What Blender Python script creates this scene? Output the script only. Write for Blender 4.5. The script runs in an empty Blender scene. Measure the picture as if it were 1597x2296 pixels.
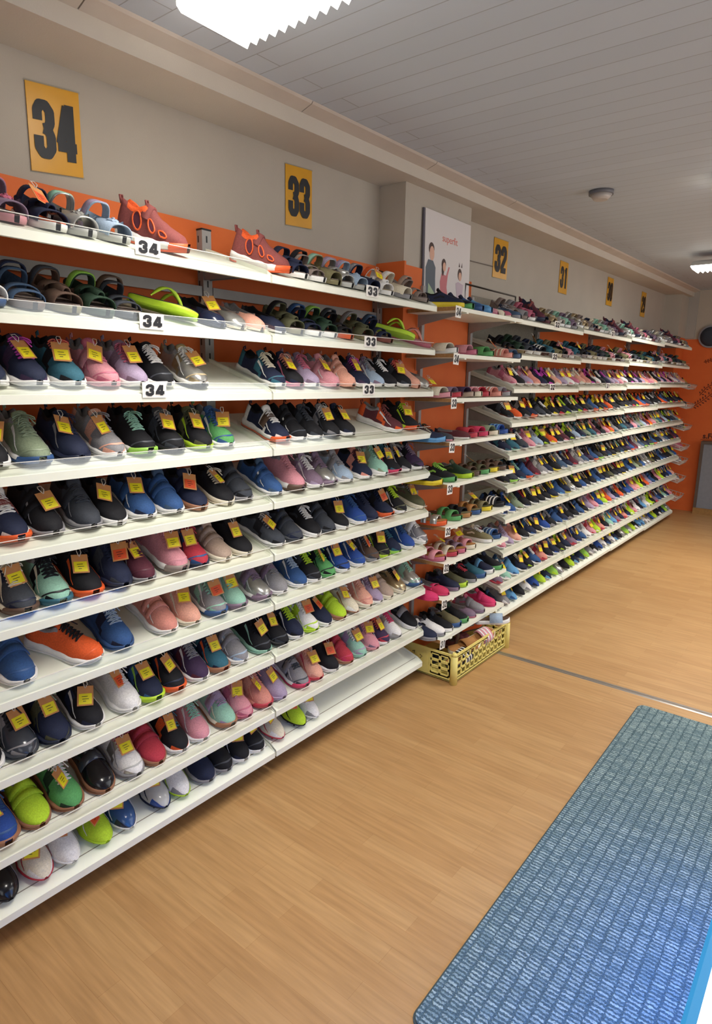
import bpy, math, random
from mathutils import Vector, Matrix
random.seed(7)
PI = math.pi
S = bpy.context.scene
COL = S.collection

# ------------------------------------------------------------------ camera
CAM_F, CAM_YAW, CAM_PITCH, CAM_ROLL = 1434.6, 0.664007, 0.205155, 0.0177921
cf = Vector((-math.sin(CAM_YAW)*math.cos(CAM_PITCH), math.cos(CAM_YAW)*math.cos(CAM_PITCH), -math.sin(CAM_PITCH)))
cr = Vector((math.cos(CAM_YAW), math.sin(CAM_YAW), 0)); cu = cr.cross(cf)
c_r = cr*math.cos(CAM_ROLL)+cu*math.sin(CAM_ROLL); c_u = -cr*math.sin(CAM_ROLL)+cu*math.cos(CAM_ROLL)
cam = bpy.data.cameras.new('camera'); camo = bpy.data.objects.new('camera', cam); COL.objects.link(camo)
cam.sensor_fit = 'VERTICAL'; cam.sensor_height = 36; cam.lens = 36*CAM_F/2296; cam.clip_start = .02
camo.matrix_world = Matrix(((c_r.x, c_u.x, -cf.x, 1.58337), (c_r.y, c_u.y, -cf.y, 0), (c_r.z, c_u.z, -cf.z, 1.5), (0, 0, 0, 1)))
S.camera = camo
# ------------------------------------------------------------------ colour management, world, large lights
S.view_settings.view_transform = 'Standard'; S.view_settings.look = 'None'
S.view_settings.exposure = 0.0; S.view_settings.gamma = 1
w = bpy.data.worlds.new('world'); S.world = w; w.use_nodes = True
w.node_tree.nodes['Background'].inputs[0].default_value = (.75, .85, 1, 1)
w.node_tree.nodes['Background'].inputs[1].default_value = .35

def area(name, loc, target, sx, sy, power, color):
    l = bpy.data.lights.new(name, 'AREA'); l.shape = 'RECTANGLE'; l.size = sx; l.size_y = sy; l.energy = power; l.color = color
    o = bpy.data.objects.new(name, l); COL.objects.link(o); o.location = loc
    o.rotation_euler = (Vector(target)-Vector(loc)).to_track_quat('-Z', 'Y').to_euler(); return o
# daylight coming in through the shop front behind the camera and on the right
area('daylight_front', (2.2, -1.35, 1.5), (0.6, 3, 1.0), 2.4, 1.9, 24, (.92, .95, 1))
area('daylight_right', (3.9, 4.5, 1.5), (0, 4.5, 1.3), 4.0, 1.8, 56, (.90, .95, 1))
LAMP_POWER = 38

# ------------------------------------------------------------------ materials
def lin(h):
    if isinstance(h, str):
        h = h.lstrip('#'); c = [int(h[i:i+2], 16)/255 for i in (0, 2, 4)]
    else: c = [v/255 for v in h]
    return tuple(((v+.055)/1.055)**2.4 if v > .04045 else v/12.92 for v in c)+(1,)
def newmat(name):
    m = bpy.data.materials.new(name); m.use_nodes = True
    nt = m.node_tree; b = nt.nodes['Principled BSDF']; return m, nt, b
def simple(name, col, rough=.5, metal=0, noise=0, nscale=40, bump=0, bscale=300, spec=.5):
    m, nt, b = newmat(name); c = lin(col)
    b.inputs['Base Color'].default_value = c; b.inputs['Roughness'].default_value = rough; b.inputs['Metallic'].default_value = metal
    b.inputs['Specular IOR Level'].default_value = spec
    tc = nt.nodes.new('ShaderNodeTexCoord')
    if noise:
        n = nt.nodes.new('ShaderNodeTexNoise'); n.inputs['Scale'].default_value = nscale; n.inputs['Detail'].default_value = 3
        nt.links.new(tc.outputs['Object'], n.inputs['Vector'])
        r = nt.nodes.new('ShaderNodeValToRGB')
        r.color_ramp.elements[0].position = .3; r.color_ramp.elements[1].position = .7
        r.color_ramp.elements[0].color = tuple(v*(1-noise) for v in c[:3])+(1,)
        r.color_ramp.elements[1].color = tuple(min(1, v*(1+noise*.7)) for v in c[:3])+(1,)
        nt.links.new(n.outputs['Fac'], r.inputs['Fac']); nt.links.new(r.outputs[0], b.inputs['Base Color'])
    if bump:
        n2 = nt.nodes.new('ShaderNodeTexNoise'); n2.inputs['Scale'].default_value = bscale
        nt.links.new(tc.outputs['Object'], n2.inputs['Vector'])
        bp = nt.nodes.new('ShaderNodeBump'); bp.inputs['Strength'].default_value = bump; bp.inputs['Distance'].default_value = .002
        nt.links.new(n2.outputs['Fac'], bp.inputs['Height']); nt.links.new(bp.outputs[0], b.inputs['Normal'])
    return m
PAL = dict(navy='1b2340', black='17171c', grey='8c8a8e', charcoal='3a3e48', white='e8e6e2', pink='d98c98', rose='c4607a', salmon='d98878',
           lilac='a592b0', mauve='80687e', mint='8fc4ac', sage='87977a', teal='2c6478', blue='2b528c', royal='22489c', sky='5a9bd0',
           lime='b6dd22', green='56a45a', orange='e8551c', red='c03040', burgundy='5c2434', purple='402a4c', beige='b09684',
           brown='5c4436', silver='b8b8b4', gold='b8a47c', cream='e2d6bc', peach='e8a48c', gum='a06848', rust='86403c', magenta='d040b8',
           olive='56563a', yellow='e8cc20', denim='3e5878', raspberry='d02c58', coral='f06858', khaki='7c7450', tan='b0763c', maroon='602830',
           paleblue='9ab0c8', hotpink='dc2c66', neon='94d048', taupe='8a7a72', darkgreen='26402e')
WORD = dict(neon='bright green', paleblue='pale blue', hotpink='hot pink', darkgreen='dark green', sky='sky blue', lime='lime yellow',
            charcoal='charcoal', royal='royal blue')
METAL = ('silver', 'gold')
def mute(h, k=.13):
    h = h.lstrip('#'); c = [int(h[i:i+2], 16) for i in (0, 2, 4)]; g = sum(c)/3
    return '%02x%02x%02x' % tuple(int(v+(g*.9+14-v)*k) for v in c)
PAL = {k: mute(v) for k, v in PAL.items()}
_mc = {}
def fab(c, kind='f'):
    k = (c, kind)
    if k not in _mc:
        if kind == 'f':
            if c in METAL: _mc[k] = simple('metallic_leather_'+c, PAL[c], .28, .7, .12, 60)
            else: _mc[k] = simple('fabric_'+c, PAL[c], .75, 0, .16, 260, .35, 900, .3)
        elif kind == 'r': _mc[k] = simple('rubber_'+c, PAL[c], .5, 0, .05, 80, 0, 0, .4)
        else: _mc[k] = simple('gloss_'+c, PAL[c], .18, 0, .06, 60)
    return _mc[k]
M_SHELF = simple('cream_steel', 'eaecdd', .45, 0, .03, 8)
M_GROOVE = simple('shelf_groove', '8a8072', .6)
M_GREY = simple('grey_steel', '9c9894', .45, .2, .05, 20)
M_WOOD = simple('raw_board_edge', 'a47848', .7, 0, .2, 120)
M_DARK = simple('dark_plastic', '141416', .5)
M_WHITE = simple('white_paint', 'b4aa9c', .85, 0, .03, 6, .25, 260)
M_CARD = simple('card_white', 'f0ece4', .6)
M_INK = simple('black_ink', '14141a', .5)
M_SIGN = simple('ochre_laminate', 'd69a1c', .32, 0, .05, 12)
M_KRAFT = simple('kraft_card', 'c98a50', .75, 0, .08, 60)
M_STICK = simple('yellow_sticker', 'f0e014', .55)
M_ORST = simple('orange_sticker', 'e0501c', .55)
M_STRING = simple('white_string', 'ddd6ca', .8)
M_WIRE = simple('white_wire', 'd8d2c8', .4)
M_CRATE = simple('yellow_plastic', 'e6d67a', .45, 0, .03, 30)
def mat_acrylic():
    m, nt, b = newmat('clear_acrylic'); out = nt.nodes['Material Output']
    t = nt.nodes.new('ShaderNodeBsdfTransparent'); g = nt.nodes.new('ShaderNodeBsdfGlossy'); g.inputs['Roughness'].default_value = .08
    t.inputs[0].default_value = (.96, .97, .96, 1)
    mx = nt.nodes.new('ShaderNodeMixShader'); mx.inputs[0].default_value = .07
    nt.links.new(t.outputs[0], mx.inputs[1]); nt.links.new(g.outputs[0], mx.inputs[2]); nt.links.new(mx.outputs[0], out.inputs[0]); return m
M_ACR = mat_acrylic()
M_ACRE = simple('acrylic_edge', 'e4e2da', .3)
def mat_orange():
    m, nt, b = newmat('orange_wall_paint'); tc = nt.nodes.new('ShaderNodeTexCoord')
    n = nt.nodes.new('ShaderNodeTexNoise'); n.inputs['Scale'].default_value = 5; n.inputs['Detail'].default_value = 5
    nt.links.new(tc.outputs['Object'], n.inputs['Vector'])
    r = nt.nodes.new('ShaderNodeValToRGB'); r.color_ramp.elements[0].color = lin('cc5c22'); r.color_ramp.elements[1].color = lin('e0702e')
    nt.links.new(n.outputs['Fac'], r.inputs['Fac']); nt.links.new(r.outputs[0], b.inputs['Base Color']); b.inputs['Roughness'].default_value = .7
    return m
M_ORANGE = mat_orange()
def mat_floor():
    m, nt, b = newmat('beech_strip_laminate'); tc = nt.nodes.new('ShaderNodeTexCoord')
    br = nt.nodes.new('ShaderNodeTexBrick'); nt.links.new(tc.outputs['Object'], br.inputs['Vector'])
    br.inputs['Scale'].default_value = 1; br.inputs['Brick Width'].default_value = .48; br.inputs['Row Height'].default_value = .064
    br.inputs['Mortar Size'].default_value = .0006; br.inputs['Bias'].default_value = 0; br.offset = .37; br.offset_frequency = 2
    br.inputs['Color1'].default_value = lin('b89262'); br.inputs['Color2'].default_value = lin('ae8657'); br.inputs['Mortar'].default_value = lin('a47c4e')
    mp = nt.nodes.new('ShaderNodeMapping'); mp.inputs['Scale'].default_value = (3, 45, 1); nt.links.new(tc.outputs['Object'], mp.inputs['Vector'])
    n = nt.nodes.new('ShaderNodeTexNoise'); n.inputs['Scale'].default_value = 1.6; n.inputs['Detail'].default_value = 6; nt.links.new(mp.outputs[0], n.inputs['Vector'])
    r = nt.nodes.new('ShaderNodeValToRGB'); r.color_ramp.elements[0].position = .3; r.color_ramp.elements[1].position = .72
    r.color_ramp.elements[0].color = (.80, .77, .72, 1); r.color_ramp.elements[1].color = (1.06, 1.05, 1.03, 1)
    nt.links.new(n.outputs['Fac'], r.inputs['Fac'])
    mx = nt.nodes.new('ShaderNodeMix'); mx.data_type = 'RGBA'; mx.blend_type = 'MULTIPLY'; mx.inputs[0].default_value = 1
    nt.links.new(br.outputs['Color'], mx.inputs[6]); nt.links.new(r.outputs[0], mx.inputs[7]); nt.links.new(mx.outputs[2], b.inputs['Base Color'])
    b.inputs['Roughness'].default_value = .42; return m
def mat_ceiling():
    m, nt, b = newmat('ceiling_boards'); tc = nt.nodes.new('ShaderNodeTexCoord')
    br = nt.nodes.new('ShaderNodeTexBrick'); nt.links.new(tc.outputs['Object'], br.inputs['Vector'])
    br.inputs['Scale'].default_value = 1; br.inputs['Brick Width'].default_value = 6.0; br.inputs['Row Height'].default_value = .1
    br.inputs['Mortar Size'].default_value = .0022; br.inputs['Mortar Smooth'].default_value = .4; br.offset = .5
    br.inputs['Color1'].default_value = lin('b8c1cc'); br.inputs['Color2'].default_value = lin('b3bcc7'); br.inputs['Mortar'].default_value = lin('9a9ca2')
    nt.links.new(br.outputs['Color'], b.inputs['Base Color'])
    bp = nt.nodes.new('ShaderNodeBump'); bp.inputs['Strength'].default_value = .4; bp.inputs['Distance'].default_value = .004; bp.invert = True
    nt.links.new(br.outputs['Fac'], bp.inputs['Height']); nt.links.new(bp.outputs[0], b.inputs['Normal'])
    b.inputs['Roughness'].default_value = .6; return m
def mat_rug():
    m, nt, b = newmat('teal_grey_woven_rug'); tc = nt.nodes.new('ShaderNodeTexCoord')
    nz = nt.nodes.new('ShaderNodeTexNoise'); nz.inputs['Scale'].default_value = 130; nt.links.new(tc.outputs['Object'], nz.inputs['Vector'])
    vm = nt.nodes.new('ShaderNodeVectorMath'); vm.operation = 'MULTIPLY_ADD'; vm.inputs[1].default_value = (.020, .011, 0)
    nt.links.new(nz.outputs['Color'], vm.inputs[0]); nt.links.new(tc.outputs['Object'], vm.inputs[2])
    br = nt.nodes.new('ShaderNodeTexBrick'); nt.links.new(vm.outputs[0], br.inputs['Vector'])
    br.inputs['Scale'].default_value = 1; br.inputs['Brick Width'].default_value = .034; br.inputs['Row Height'].default_value = .0125
    br.inputs['Mortar Size'].default_value = .0036; br.inputs['Mortar Smooth'].default_value = .5; br.offset = 0.0
    br.inputs['Color1'].default_value = lin('98aaaa'); br.inputs['Color2'].default_value = lin('6c8288'); br.inputs['Mortar'].default_value = lin('4c6068')
    n = nt.nodes.new('ShaderNodeTexNoise'); n.inputs['Scale'].default_value = 230; nt.links.new(tc.outputs['Object'], n.inputs['Vector'])
    mx = nt.nodes.new('ShaderNodeMix'); mx.data_type = 'RGBA'; mx.blend_type = 'OVERLAY'; mx.inputs[0].default_value = .85
    nt.links.new(br.outputs['Color'], mx.inputs[6]); nt.links.new(n.outputs['Fac'], mx.inputs[7]); nt.links.new(mx.outputs[2], b.inputs['Base Color'])
    bp = nt.nodes.new('ShaderNodeBump'); bp.inputs['Strength'].default_value = .8; bp.inputs['Distance'].default_value = .003
    nt.links.new(br.outputs['Fac'], bp.inputs['Height']); bp.invert = True; nt.links.new(bp.outputs[0], b.inputs['Normal'])
    b.inputs['Roughness'].default_value = .95; b.inputs['Specular IOR Level'].default_value = .1; return m
def emit(name, col, st, base=1.0):
    m, nt, b = newmat(name); b.inputs['Base Color'].default_value = tuple(v*base for v in lin(col)[:3])+(1,)
    b.inputs['Emission Color'].default_value = lin(col); b.inputs['Emission Strength'].default_value = st; return m

# ------------------------------------------------------------------ mesh helpers
class MB:
    def __init__(s): s.v = []; s.f = []; s.m = []; s.s = []
    def face(s, idx, m=0, sm=False): s.f.append(idx); s.m.append(m); s.s.append(sm)
    def box(s, a, b, m=0):
        x0, y0, z0 = a; x1, y1, z1 = b; n = len(s.v)
        s.v += [(x0,y0,z0),(x1,y0,z0),(x1,y1,z0),(x0,y1,z0),(x0,y0,z1),(x1,y0,z1),(x1,y1,z1),(x0,y1,z1)]
        for q in ((3,2,1,0),(4,5,6,7),(0,1,5,4),(1,2,6,5),(2,3,7,6),(3,0,4,7)): s.face([n+i for i in q], m)
        return s
    def prism(s, poly, d, m=0):
        """poly: list of 3-D points, extruded by vector d"""
        n = len(s.v); k = len(poly); d = Vector(d)
        s.v += [tuple(p) for p in poly]+[tuple(Vector(p)+d) for p in poly]
        s.face(list(range(n+k-1, n-1, -1)), m); s.face(list(range(n+k, n+2*k)), m)
        for i in range(k): j = (i+1) % k; s.face([n+i, n+j, n+k+j, n+k+i], m)
        return s
    def grid(s, rows, m=0, close=False, sm=True, mf=None):
        n = len(s.v); c = len(rows[0])
        for r in rows: s.v += [tuple(p) for p in r]
        for i in range(len(rows)-1):
            for j in range(c if close else c-1):
                k = (j+1) % c
                s.face([n+i*c+j, n+i*c+k, n+(i+1)*c+k, n+(i+1)*c+j], mf(i, j) if mf else m, sm)
        return s
    def cap(s, n0, c, m=0, rev=False):
        s.face(list(range(n0, n0+c))[::-1] if rev else list(range(n0, n0+c)), m)
    def tube(s, pts, r, m=0, seg=6, closed=False):
        P = [Vector(p) for p in pts]; k = len(P); rows = []
        up = Vector((0, 0, 1))
        for i in range(k):
            a = P[(i-1) % k] if (closed or i > 0) else P[i]; b = P[(i+1) % k] if (closed or i < k-1) else P[i]
            t = (b-a)
            if t.length < 1e-9: t = Vector((1, 0, 0))
            t.normalize(); u = t.cross(up)
            if u.length < .05: u = t.cross(Vector((0, 1, 0)))
            u.normalize(); v = t.cross(u)
            rows.append([P[i]+(u*math.cos(2*PI*q/seg)+v*math.sin(2*PI*q/seg))*r for q in range(seg)])
        if closed: rows.append(rows[0])
        n = len(s.v); s.grid(rows, m, close=True)
        if not closed: s.cap(n, seg, m, True); s.cap(n+(k-1)*seg, seg, m)
        return s
    def cyl(s, c, r, h, m=0, seg=24, axis='z', r2=None):
        n = len(s.v); r2 = r if r2 is None else r2
        for rr, o in ((r, 0), (r2, h)):
            for q in range(seg):
                a = 2*PI*q/seg; x, y = rr*math.cos(a), rr*math.sin(a)
                s.v.append({'z': (c[0]+x, c[1]+y, c[2]+o), 'y': (c[0]+x, c[1]+o, c[2]+y), 'x': (c[0]+o, c[1]+x, c[2]+y)}[axis])
        s.cap(n, seg, m, True); s.cap(n+seg, seg, m)
        for q in range(seg): j = (q+1) % seg; s.face([n+q, n+j, n+seg+j, n+seg+q], m, True)
        return s
    def mesh(s, name):
        me = bpy.data.meshes.new(name); me.from_pydata(s.v, [], s.f)
        me.polygons.foreach_set('material_index', s.m); me.polygons.foreach_set('use_smooth', s.s); me.update(); return me
def link(name, me, mats, parent=None, loc=None, rot=None):
    o = bpy.data.objects.new(name, me); COL.objects.link(o)
    if not isinstance(mats, (list, tuple)): mats = [mats]
    while len(me.materials) < len(mats): me.materials.append(None)
    for i, m in enumerate(mats): o.material_slots[i].link = 'OBJECT'; o.material_slots[i].material = m
    if parent: o.parent = parent
    if loc is not None: o.location = loc
    if rot is not None: o.rotation_euler = rot
    return o
def obj(name, mb, mats, parent=None, loc=None, rot=None, bevel=0):
    o = link(name, mb.mesh(name), mats, parent, loc, rot)
    if bevel:
        b = o.modifiers.new('bevel', 'BEVEL'); b.width = bevel; b.segments = 2; b.limit_method = 'ANGLE'
    return o
def tag(o, label=None, cat=None, group=None, kind=None):
    if label: o['label'] = label
    if cat: o['category'] = cat
    if group: o['group'] = group
    if kind: o['kind'] = kind
    return o
def thing(name, label, cat, loc=(0,0,0), rot=(0,0,0), group=None):
    o = bpy.data.objects.new(name, None); o.empty_display_size = .02; COL.objects.link(o); o.location = loc; o.rotation_euler = rot
    return tag(o, label, cat, group)
def struct(name, mb, mats, label, cat): return tag(obj(name, mb, mats), label, cat, kind='structure')

# ================================================================== THE ROOM
XW = -.37; YB = 8.5
def zm(Y): return 2.42+.0165*(Y-1)       # beam top / moulding foot
def zb(Y): return 2.362+.0175*(Y-.9)     # beam underside
def zc(Y): return zm(Y)+.02              # ceiling
struct('floor', MB().box((XW-.1, -1.6, -.05), (4.2, YB+.1, 0)), mat_floor(), 'beech-coloured strip laminate shop floor', 'floor')
c = MB(); c.prism([(XW-.1, -1.6, zc(-1.6)), (4.2, -1.6, zc(-1.6)), (4.2, YB+.1, zc(YB+.1)), (XW-.1, YB+.1, zc(YB+.1))], (0, 0, .08))
struct('ceiling', c, mat_ceiling(), 'grey white boarded ceiling with narrow planks', 'ceiling')
struct('wall_left', MB().box((XW-.1, -1.6, 0), (XW, YB+.1, 2.7)), M_WHITE, 'off-white plaster wall above the shoe shelves', 'wall')
c = MB(); c.box((XW, YB, 0), (4.2, YB+.1, 2.02), 1); c.box((XW, YB, 2.02), (4.2, YB+.1, 2.7), 0)
struct('wall_back', c, [M_WHITE, M_ORANGE], 'end wall painted orange below and white above', 'wall')
struct('wall_right', MB().box((4.1, -1.6, 0), (4.2, YB, 2.7)), M_WHITE, 'off-white wall on the far side of the shop', 'wall')
struct('wall_front', MB().box((XW, -1.6, 0), (4.1, -1.5, 2.7)), M_WHITE, 'off-white wall behind the entrance', 'wall')
# boxed beam with moulding under the ceiling
c = MB(); y0, y1 = -1.5, YB
def yprism(mb, prof0, prof1, ya, yb_, m=0):
    n = len(mb.v); k = len(prof0)
    mb.v += [(x, ya, z) for x, z in prof0]+[(x, yb_, z) for x, z in prof1]
    mb.face(list(range(n, n+k)), m); mb.face(list(range(n+2*k-1, n+k-1, -1)), m)
    for i in range(k): j = (i+1) % k; mb.face([n+j, n+i, n+k+i, n+k+j], m)
yprism(c, [(XW, zb(y0)), (-.15, zb(y0)), (-.15, zc(y0)), (XW, zc(y0))], [(XW, zb(y1)), (-.15, zb(y1)), (-.15, zc(y1)), (XW, zc(y1))], y0, y1)
struct('trim_1', c, simple('beam_paint', 'c6bcae', .8, 0, .03, 6, .3, 200), 'boxed white beam running along the wall under the ceiling', 'beam')
c = MB()
for i in range(12):
    a, b = y0+i*.8397, y0+(i+1)*.8397-.004; b = min(b, y1)
    if a < y1: yprism(c, [(-.15, zm(a)-.004), (-.10, zm(a)+.012), (-.094, zc(a)), (-.15, zc(a))], [(-.15, zm(b)-.004), (-.10, zm(b)+.012), (-.094, zc(b)), (-.15, zc(b))], a, b)
struct('trim_2', c, simple('moulding_paint', 'beb2a6', .7, 0, .05, 10), 'narrow ceiling moulding in short lengths', 'moulding')
# pillar behind the narrow rack, pillar at the far end
struct('wall_pillar', MB().box((XW, 2.635, 0), (-.221, 3.264, 2.46)), M_WHITE, 'white square pillar standing out from the wall', 'pillar')
struct('wall_far_pillar', MB().box((XW, 8.12, 2.03), (-.20, YB, 2.55)), M_WHITE, 'white wall projection at the far corner above the orange', 'pillar')
struct('trim_3', MB().box((-.20, YB-.03, 2.03), (-.10, YB, 2.55)), simple('shaded_strip', 'a8a29a', .8), 'shallow vertical strip in the far corner, shade painted in its grey', 'trim')  # shallow corner pilaster; the shadow there is put into its grey
# orange wainscot panels
c = MB(); c.box((XW, -1.5, 0), (XW+.018, 2.632, 2.03)); struct('trim_4', c, M_ORANGE, 'orange back panel behind the first two shelf bays', 'wall panel')
c = MB(); c.box((XW, 2.62, 0), (-.205, 2.634, 2.045)); c.box((-.221, 2.634, 0), (-.207, 3.27, 2.03)); c.box((XW, 3.265, 0), (-.207, 3.279, 2.03))
struct('trim_5', c, M_ORANGE, 'orange panelling wrapped round the foot of the pillar', 'wall panel')
M_PANEL = simple('grey_beige_panel', '8e8678', .7, .1, .12, 90)
c = MB(); c.box((XW, 3.28, 0), (XW+.018, 4.56, 2.0)); struct('trim_6', c, M_PANEL, 'grey beige back panel just past the pillar', 'wall panel')
c = MB(); c.box((XW, 4.56, 0), (XW+.018, YB, 2.0)); c.box((XW, 8.1, 0), (-.20, YB, 2.03)); struct('trim_7', c, M_ORANGE, 'orange back panel behind the far shelf bays', 'wall panel')
# threshold strip in the floor
c = MB(); c.prism([(XW, 3.15, 0), (XW, 3.156, .003), (XW, 3.186, .003), (XW, 3.192, 0)], (4.4, 0, 0)); c.box((XW, 3.169, .003), (4.03, 3.173, .0042))
struct('trim_8', c, simple('brushed_aluminium', 'aaa49c', .3, .8), 'metal threshold strip across the laminate floor', 'floor strip')

# ------------------------------------------------------------------ lamps
M_LAMP = emit('lamp_diffuser', 'fffaf2', 7.0)
M_HOUS = simple('lamp_housing', 'dcdcd8', .35)
def lamp(x0, x1, yc, z, label, dim=1.0):
    t = thing('ceiling_lamp', label, 'ceiling lamp', (x0, yc, z)); L = x1-x0
    h = MB(); seg = 8; rows = []
    for x, s_ in ((0, .86), (.012, 1), (L-.012, 1), (L, .86)):
        rows.append([(x, -math.cos(PI*q/seg)*.115*s_, .012+math.sin(PI*q/seg)*.05*s_) for q in range(seg+1)])
    n = len(h.v); h.grid(rows); h.cap(n, seg+1, 0, True); h.cap(n+3*(seg+1), seg+1, 0)
    obj('housing', h, M_HOUS, t)
    d = MB(); k = int(L/.0175); rows = []
    for i in range(k+1):
        x = L*i/k; zz = -.018 if i % 2 else .004
        rows.append([(x, -.108, .014), (x, -.108, zz), (x, .108, zz), (x, .108, .014)])
    d.grid(rows, sm=False)
    obj('ribbed_diffuser', d, M_LAMP, t)
    s = MB(); s.cyl((L*.25, 0, .05), .01, zc(yc)-z-.05, 0, 8); s.cyl((L*.75, 0, .05), .01, zc(yc)-z-.05, 0, 8); obj('hanger', s, M_HOUS, t)
    l = bpy.data.lights.new('tube_light', 'AREA'); l.shape = 'RECTANGLE'; l.size = L*.94; l.size_y = .2; l.energy = LAMP_POWER*dim; l.color = (1, .95, .885); l.spread = math.radians(125)
    o = bpy.data.objects.new('tube_light', l); COL.objects.link(o); o.parent = t; o.location = (L/2, 0, -.024)
lamp(.118, 1.42, 1.23, 2.385, 'near ceiling lamp with ribbed glowing diffuser above the first bay', .46)
lamp(.86, 2.2, 3.75, 2.41, 'ceiling lamp just outside the right edge level with the pillar', .62)
lamp(.335, 1.65, 5.95, 2.41, 'far ceiling lamp glowing at the right edge', .72)
c = thing('smoke_detector', 'small round grey smoke detector on the ceiling', 'smoke detector', (.34, 3.62, zc(3.62)))
obj('base', MB().cyl((0, 0, -.02), .062, .02, 0, 28), simple('detector_grey', '6a6a70', .5), c)
obj('cover', MB().cyl((0, 0, -.045), .035, .026, 0, 28, r2=.056), simple('detector_white', 'b8b0aa', .5), c)

# ------------------------------------------------------------------ signs
DIG = {
 '3': [[(.18,1.42),(.18,1.8),(.33,2.02),(.62,2.02),(.82,1.8),(.82,1.38),(.7,1.17),(.46,1.13)], [(.46,1.13),(.72,1.06),(.82,.85),(.82,.4),(.64,.18),(.36,.18),(.18,.4),(.18,.84)]],
 '4': [[(.70,0),(.70,2.2)], [(.58,2.12),(.16,.66)], [(0,.56),(1.02,.56)]],
 '2': [[(.18,1.42),(.18,1.8),(.35,2.02),(.64,2.02),(.82,1.8),(.82,1.3),(.22,.42),(.2,.2)], [(.02,.17),(.98,.17)]],
 '1': [[(.62,0),(.62,2.2)], [(.2,1.72),(.62,1.95)]],
 '0': [[(.18,.4),(.18,1.8),(.35,2.02),(.65,2.02),(.82,1.8),(.82,.4),(.65,.18),(.35,.18),(.18,.4)]],
 '9': [[(.82,1.1),(.5,.95),(.18,1.2),(.18,1.8),(.35,2.02),(.65,2.02),(.82,1.8),(.82,.4),(.65,.18),(.35,.18),(.18,.4),(.18,.6)]]}
def digits(txt, w, h, adv, sw, place):
    """thick condensed numerals; place(u, v) maps flat coordinates to 3-D"""
    mb = MB()
    for k, ch in enumerate(txt):
        for pl in DIG[ch]:
            P = [(a*w+k*adv, b/2.2*h) for a, b in pl]
            for i in range(len(P)-1):
                (x0, y0_), (x1, y1_) = P[i], P[i+1]; dx, dy = x1-x0, y1_-y0_; L = math.hypot(dx, dy)
                if L < 1e-9: continue
                nx, ny = -dy/L*sw/2, dx/L*sw/2; n = len(mb.v)
                mb.v += [place(x0+nx, y0_+ny), place(x0-nx, y0_-ny), place(x1-nx, y1_-ny), place(x1+nx, y1_+ny)]
                mb.face([n, n+1, n+2, n+3])
                if i < len(P)-2:
                    n = len(mb.v); mb.v += [place(x1+sw/2*math.cos(2*PI*q/12), y1_+sw/2*math.sin(2*PI*q/12)) for q in range(12)]
                    mb.face(list(range(n, n+12)))
    for k, f_ in enumerate(mb.f):           # every stroke lies a hair above the one before
        for i in f_: v = mb.v[i]; mb.v[i] = (v[0]+.00003*k, v[1], v[2])
    return mb
def wall_sign(txt, y0_, y1_, z0, z1, skew, label):
    t = thing('size_sign', label, 'sign', (XW, (y0_+y1_)/2, z0), group='yellow size signs on the wall'); W = y1_-y0_; H = z1-z0
    b = MB(); b.prism([(.002, -W/2, 0), (.002, W/2, skew), (.002, W/2, H+skew), (.002, -W/2, H)], (.0025, 0, 0)); obj('board', b, M_SIGN, t)
    s = MB()
    for a, bb in (((-W/2-.004, -.004), (W/2+.004, .002)), ((-W/2-.004, H-.002), (W/2+.004, H+.004))):
        s.prism([(.001, a[0], a[1]), (.001, bb[0], a[1]+skew), (.001, bb[0], bb[1]+skew), (.001, a[0], bb[1])], (.0045, 0, 0))
    obj('clear_sleeve', s, M_ACR, t)
    obj('number', digits(txt, W*.36, H*.66, W*.42, W*.175, lambda u, v: (.0055, -W*.39+u, H*.17+v+skew*(u/W))), M_INK, t)
wall_sign('34', .973, 1.129, 2.062, 2.292, .016, 'yellow 34 sign, largest, high on the wall at left')
wall_sign('33', 1.996, 2.152, 2.107, 2.334, .010, 'yellow sign reading 33 on the wall left of the pillar')
wall_sign('32', 3.832, 4.03, 2.14, 2.372, .004, 'yellow sign on the wall just right of the pillar, light glinting off it')
wall_sign('31', 4.925, 5.09, 2.168, 2.396, 0, 'fourth yellow size sign from the left, on the wall past the pillar')
wall_sign('30', 6.05, 6.21, 2.186, 2.422, 0, 'small yellow size sign, second from the far end')
wall_sign('29', 7.15, 7.31, 2.18, 2.42, 0, 'smallest farthest yellow sign on the wall')
def flat_text(name, body, size, mat, parent, loc, rot, bold=0):
    cu_ = bpy.data.curves.new(name, 'FONT'); cu_.body = body; cu_.size = size; cu_.offset = bold; cu_.extrude = .0003; cu_.resolution_u = 3
    o = bpy.data.objects.new(name, cu_); COL.objects.link(o); me = bpy.data.meshes.new_from_object(o); bpy.data.objects.remove(o)
    return link(name, me, mat, parent, loc, rot)
# poster on the pillar
t = thing('poster', 'white poster of children leaning against the pillar', 'poster', (-.205, 2.79, 1.88), (0, -.02, 0))
obj('board', MB().box((0, 0, 0), (.006, .45, .43)), simple('poster_white', 'd8d0cc', .5), t)
obj('dark_edge', MB().box((-.004, -.012, 0), (.003, 0, .43)), simple('poster_edge', '55505a', .5), t)
def blob(cx, cz, rx, rz, n=14): return [(.0065, cx+rx*math.cos(2*PI*i/n), cz+rz*math.sin(2*PI*i/n)) for i in range(n)]
skin = simple('printed_skin', 'd8a890', .6); hair = simple('printed_hair', '4a3630', .6)
def poly_part(name, polys, mat, off=0):
    b = MB()
    for p in polys: b.prism([(x+off, y, z) for x, y, z in p], (.0003, 0, 0))
    return obj(name, b, mat, t)
def P(*pts): return [(.0065, a, b) for a, b in pts]
poly_part('printed_boy_jacket', [P((-.0+.01, .0), (.105, .0), (.098, .12), (.10, .17), (.075, .20), (.03, .20), (.008, .16))], simple('printed_grey', '5a626a', .6))
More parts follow.
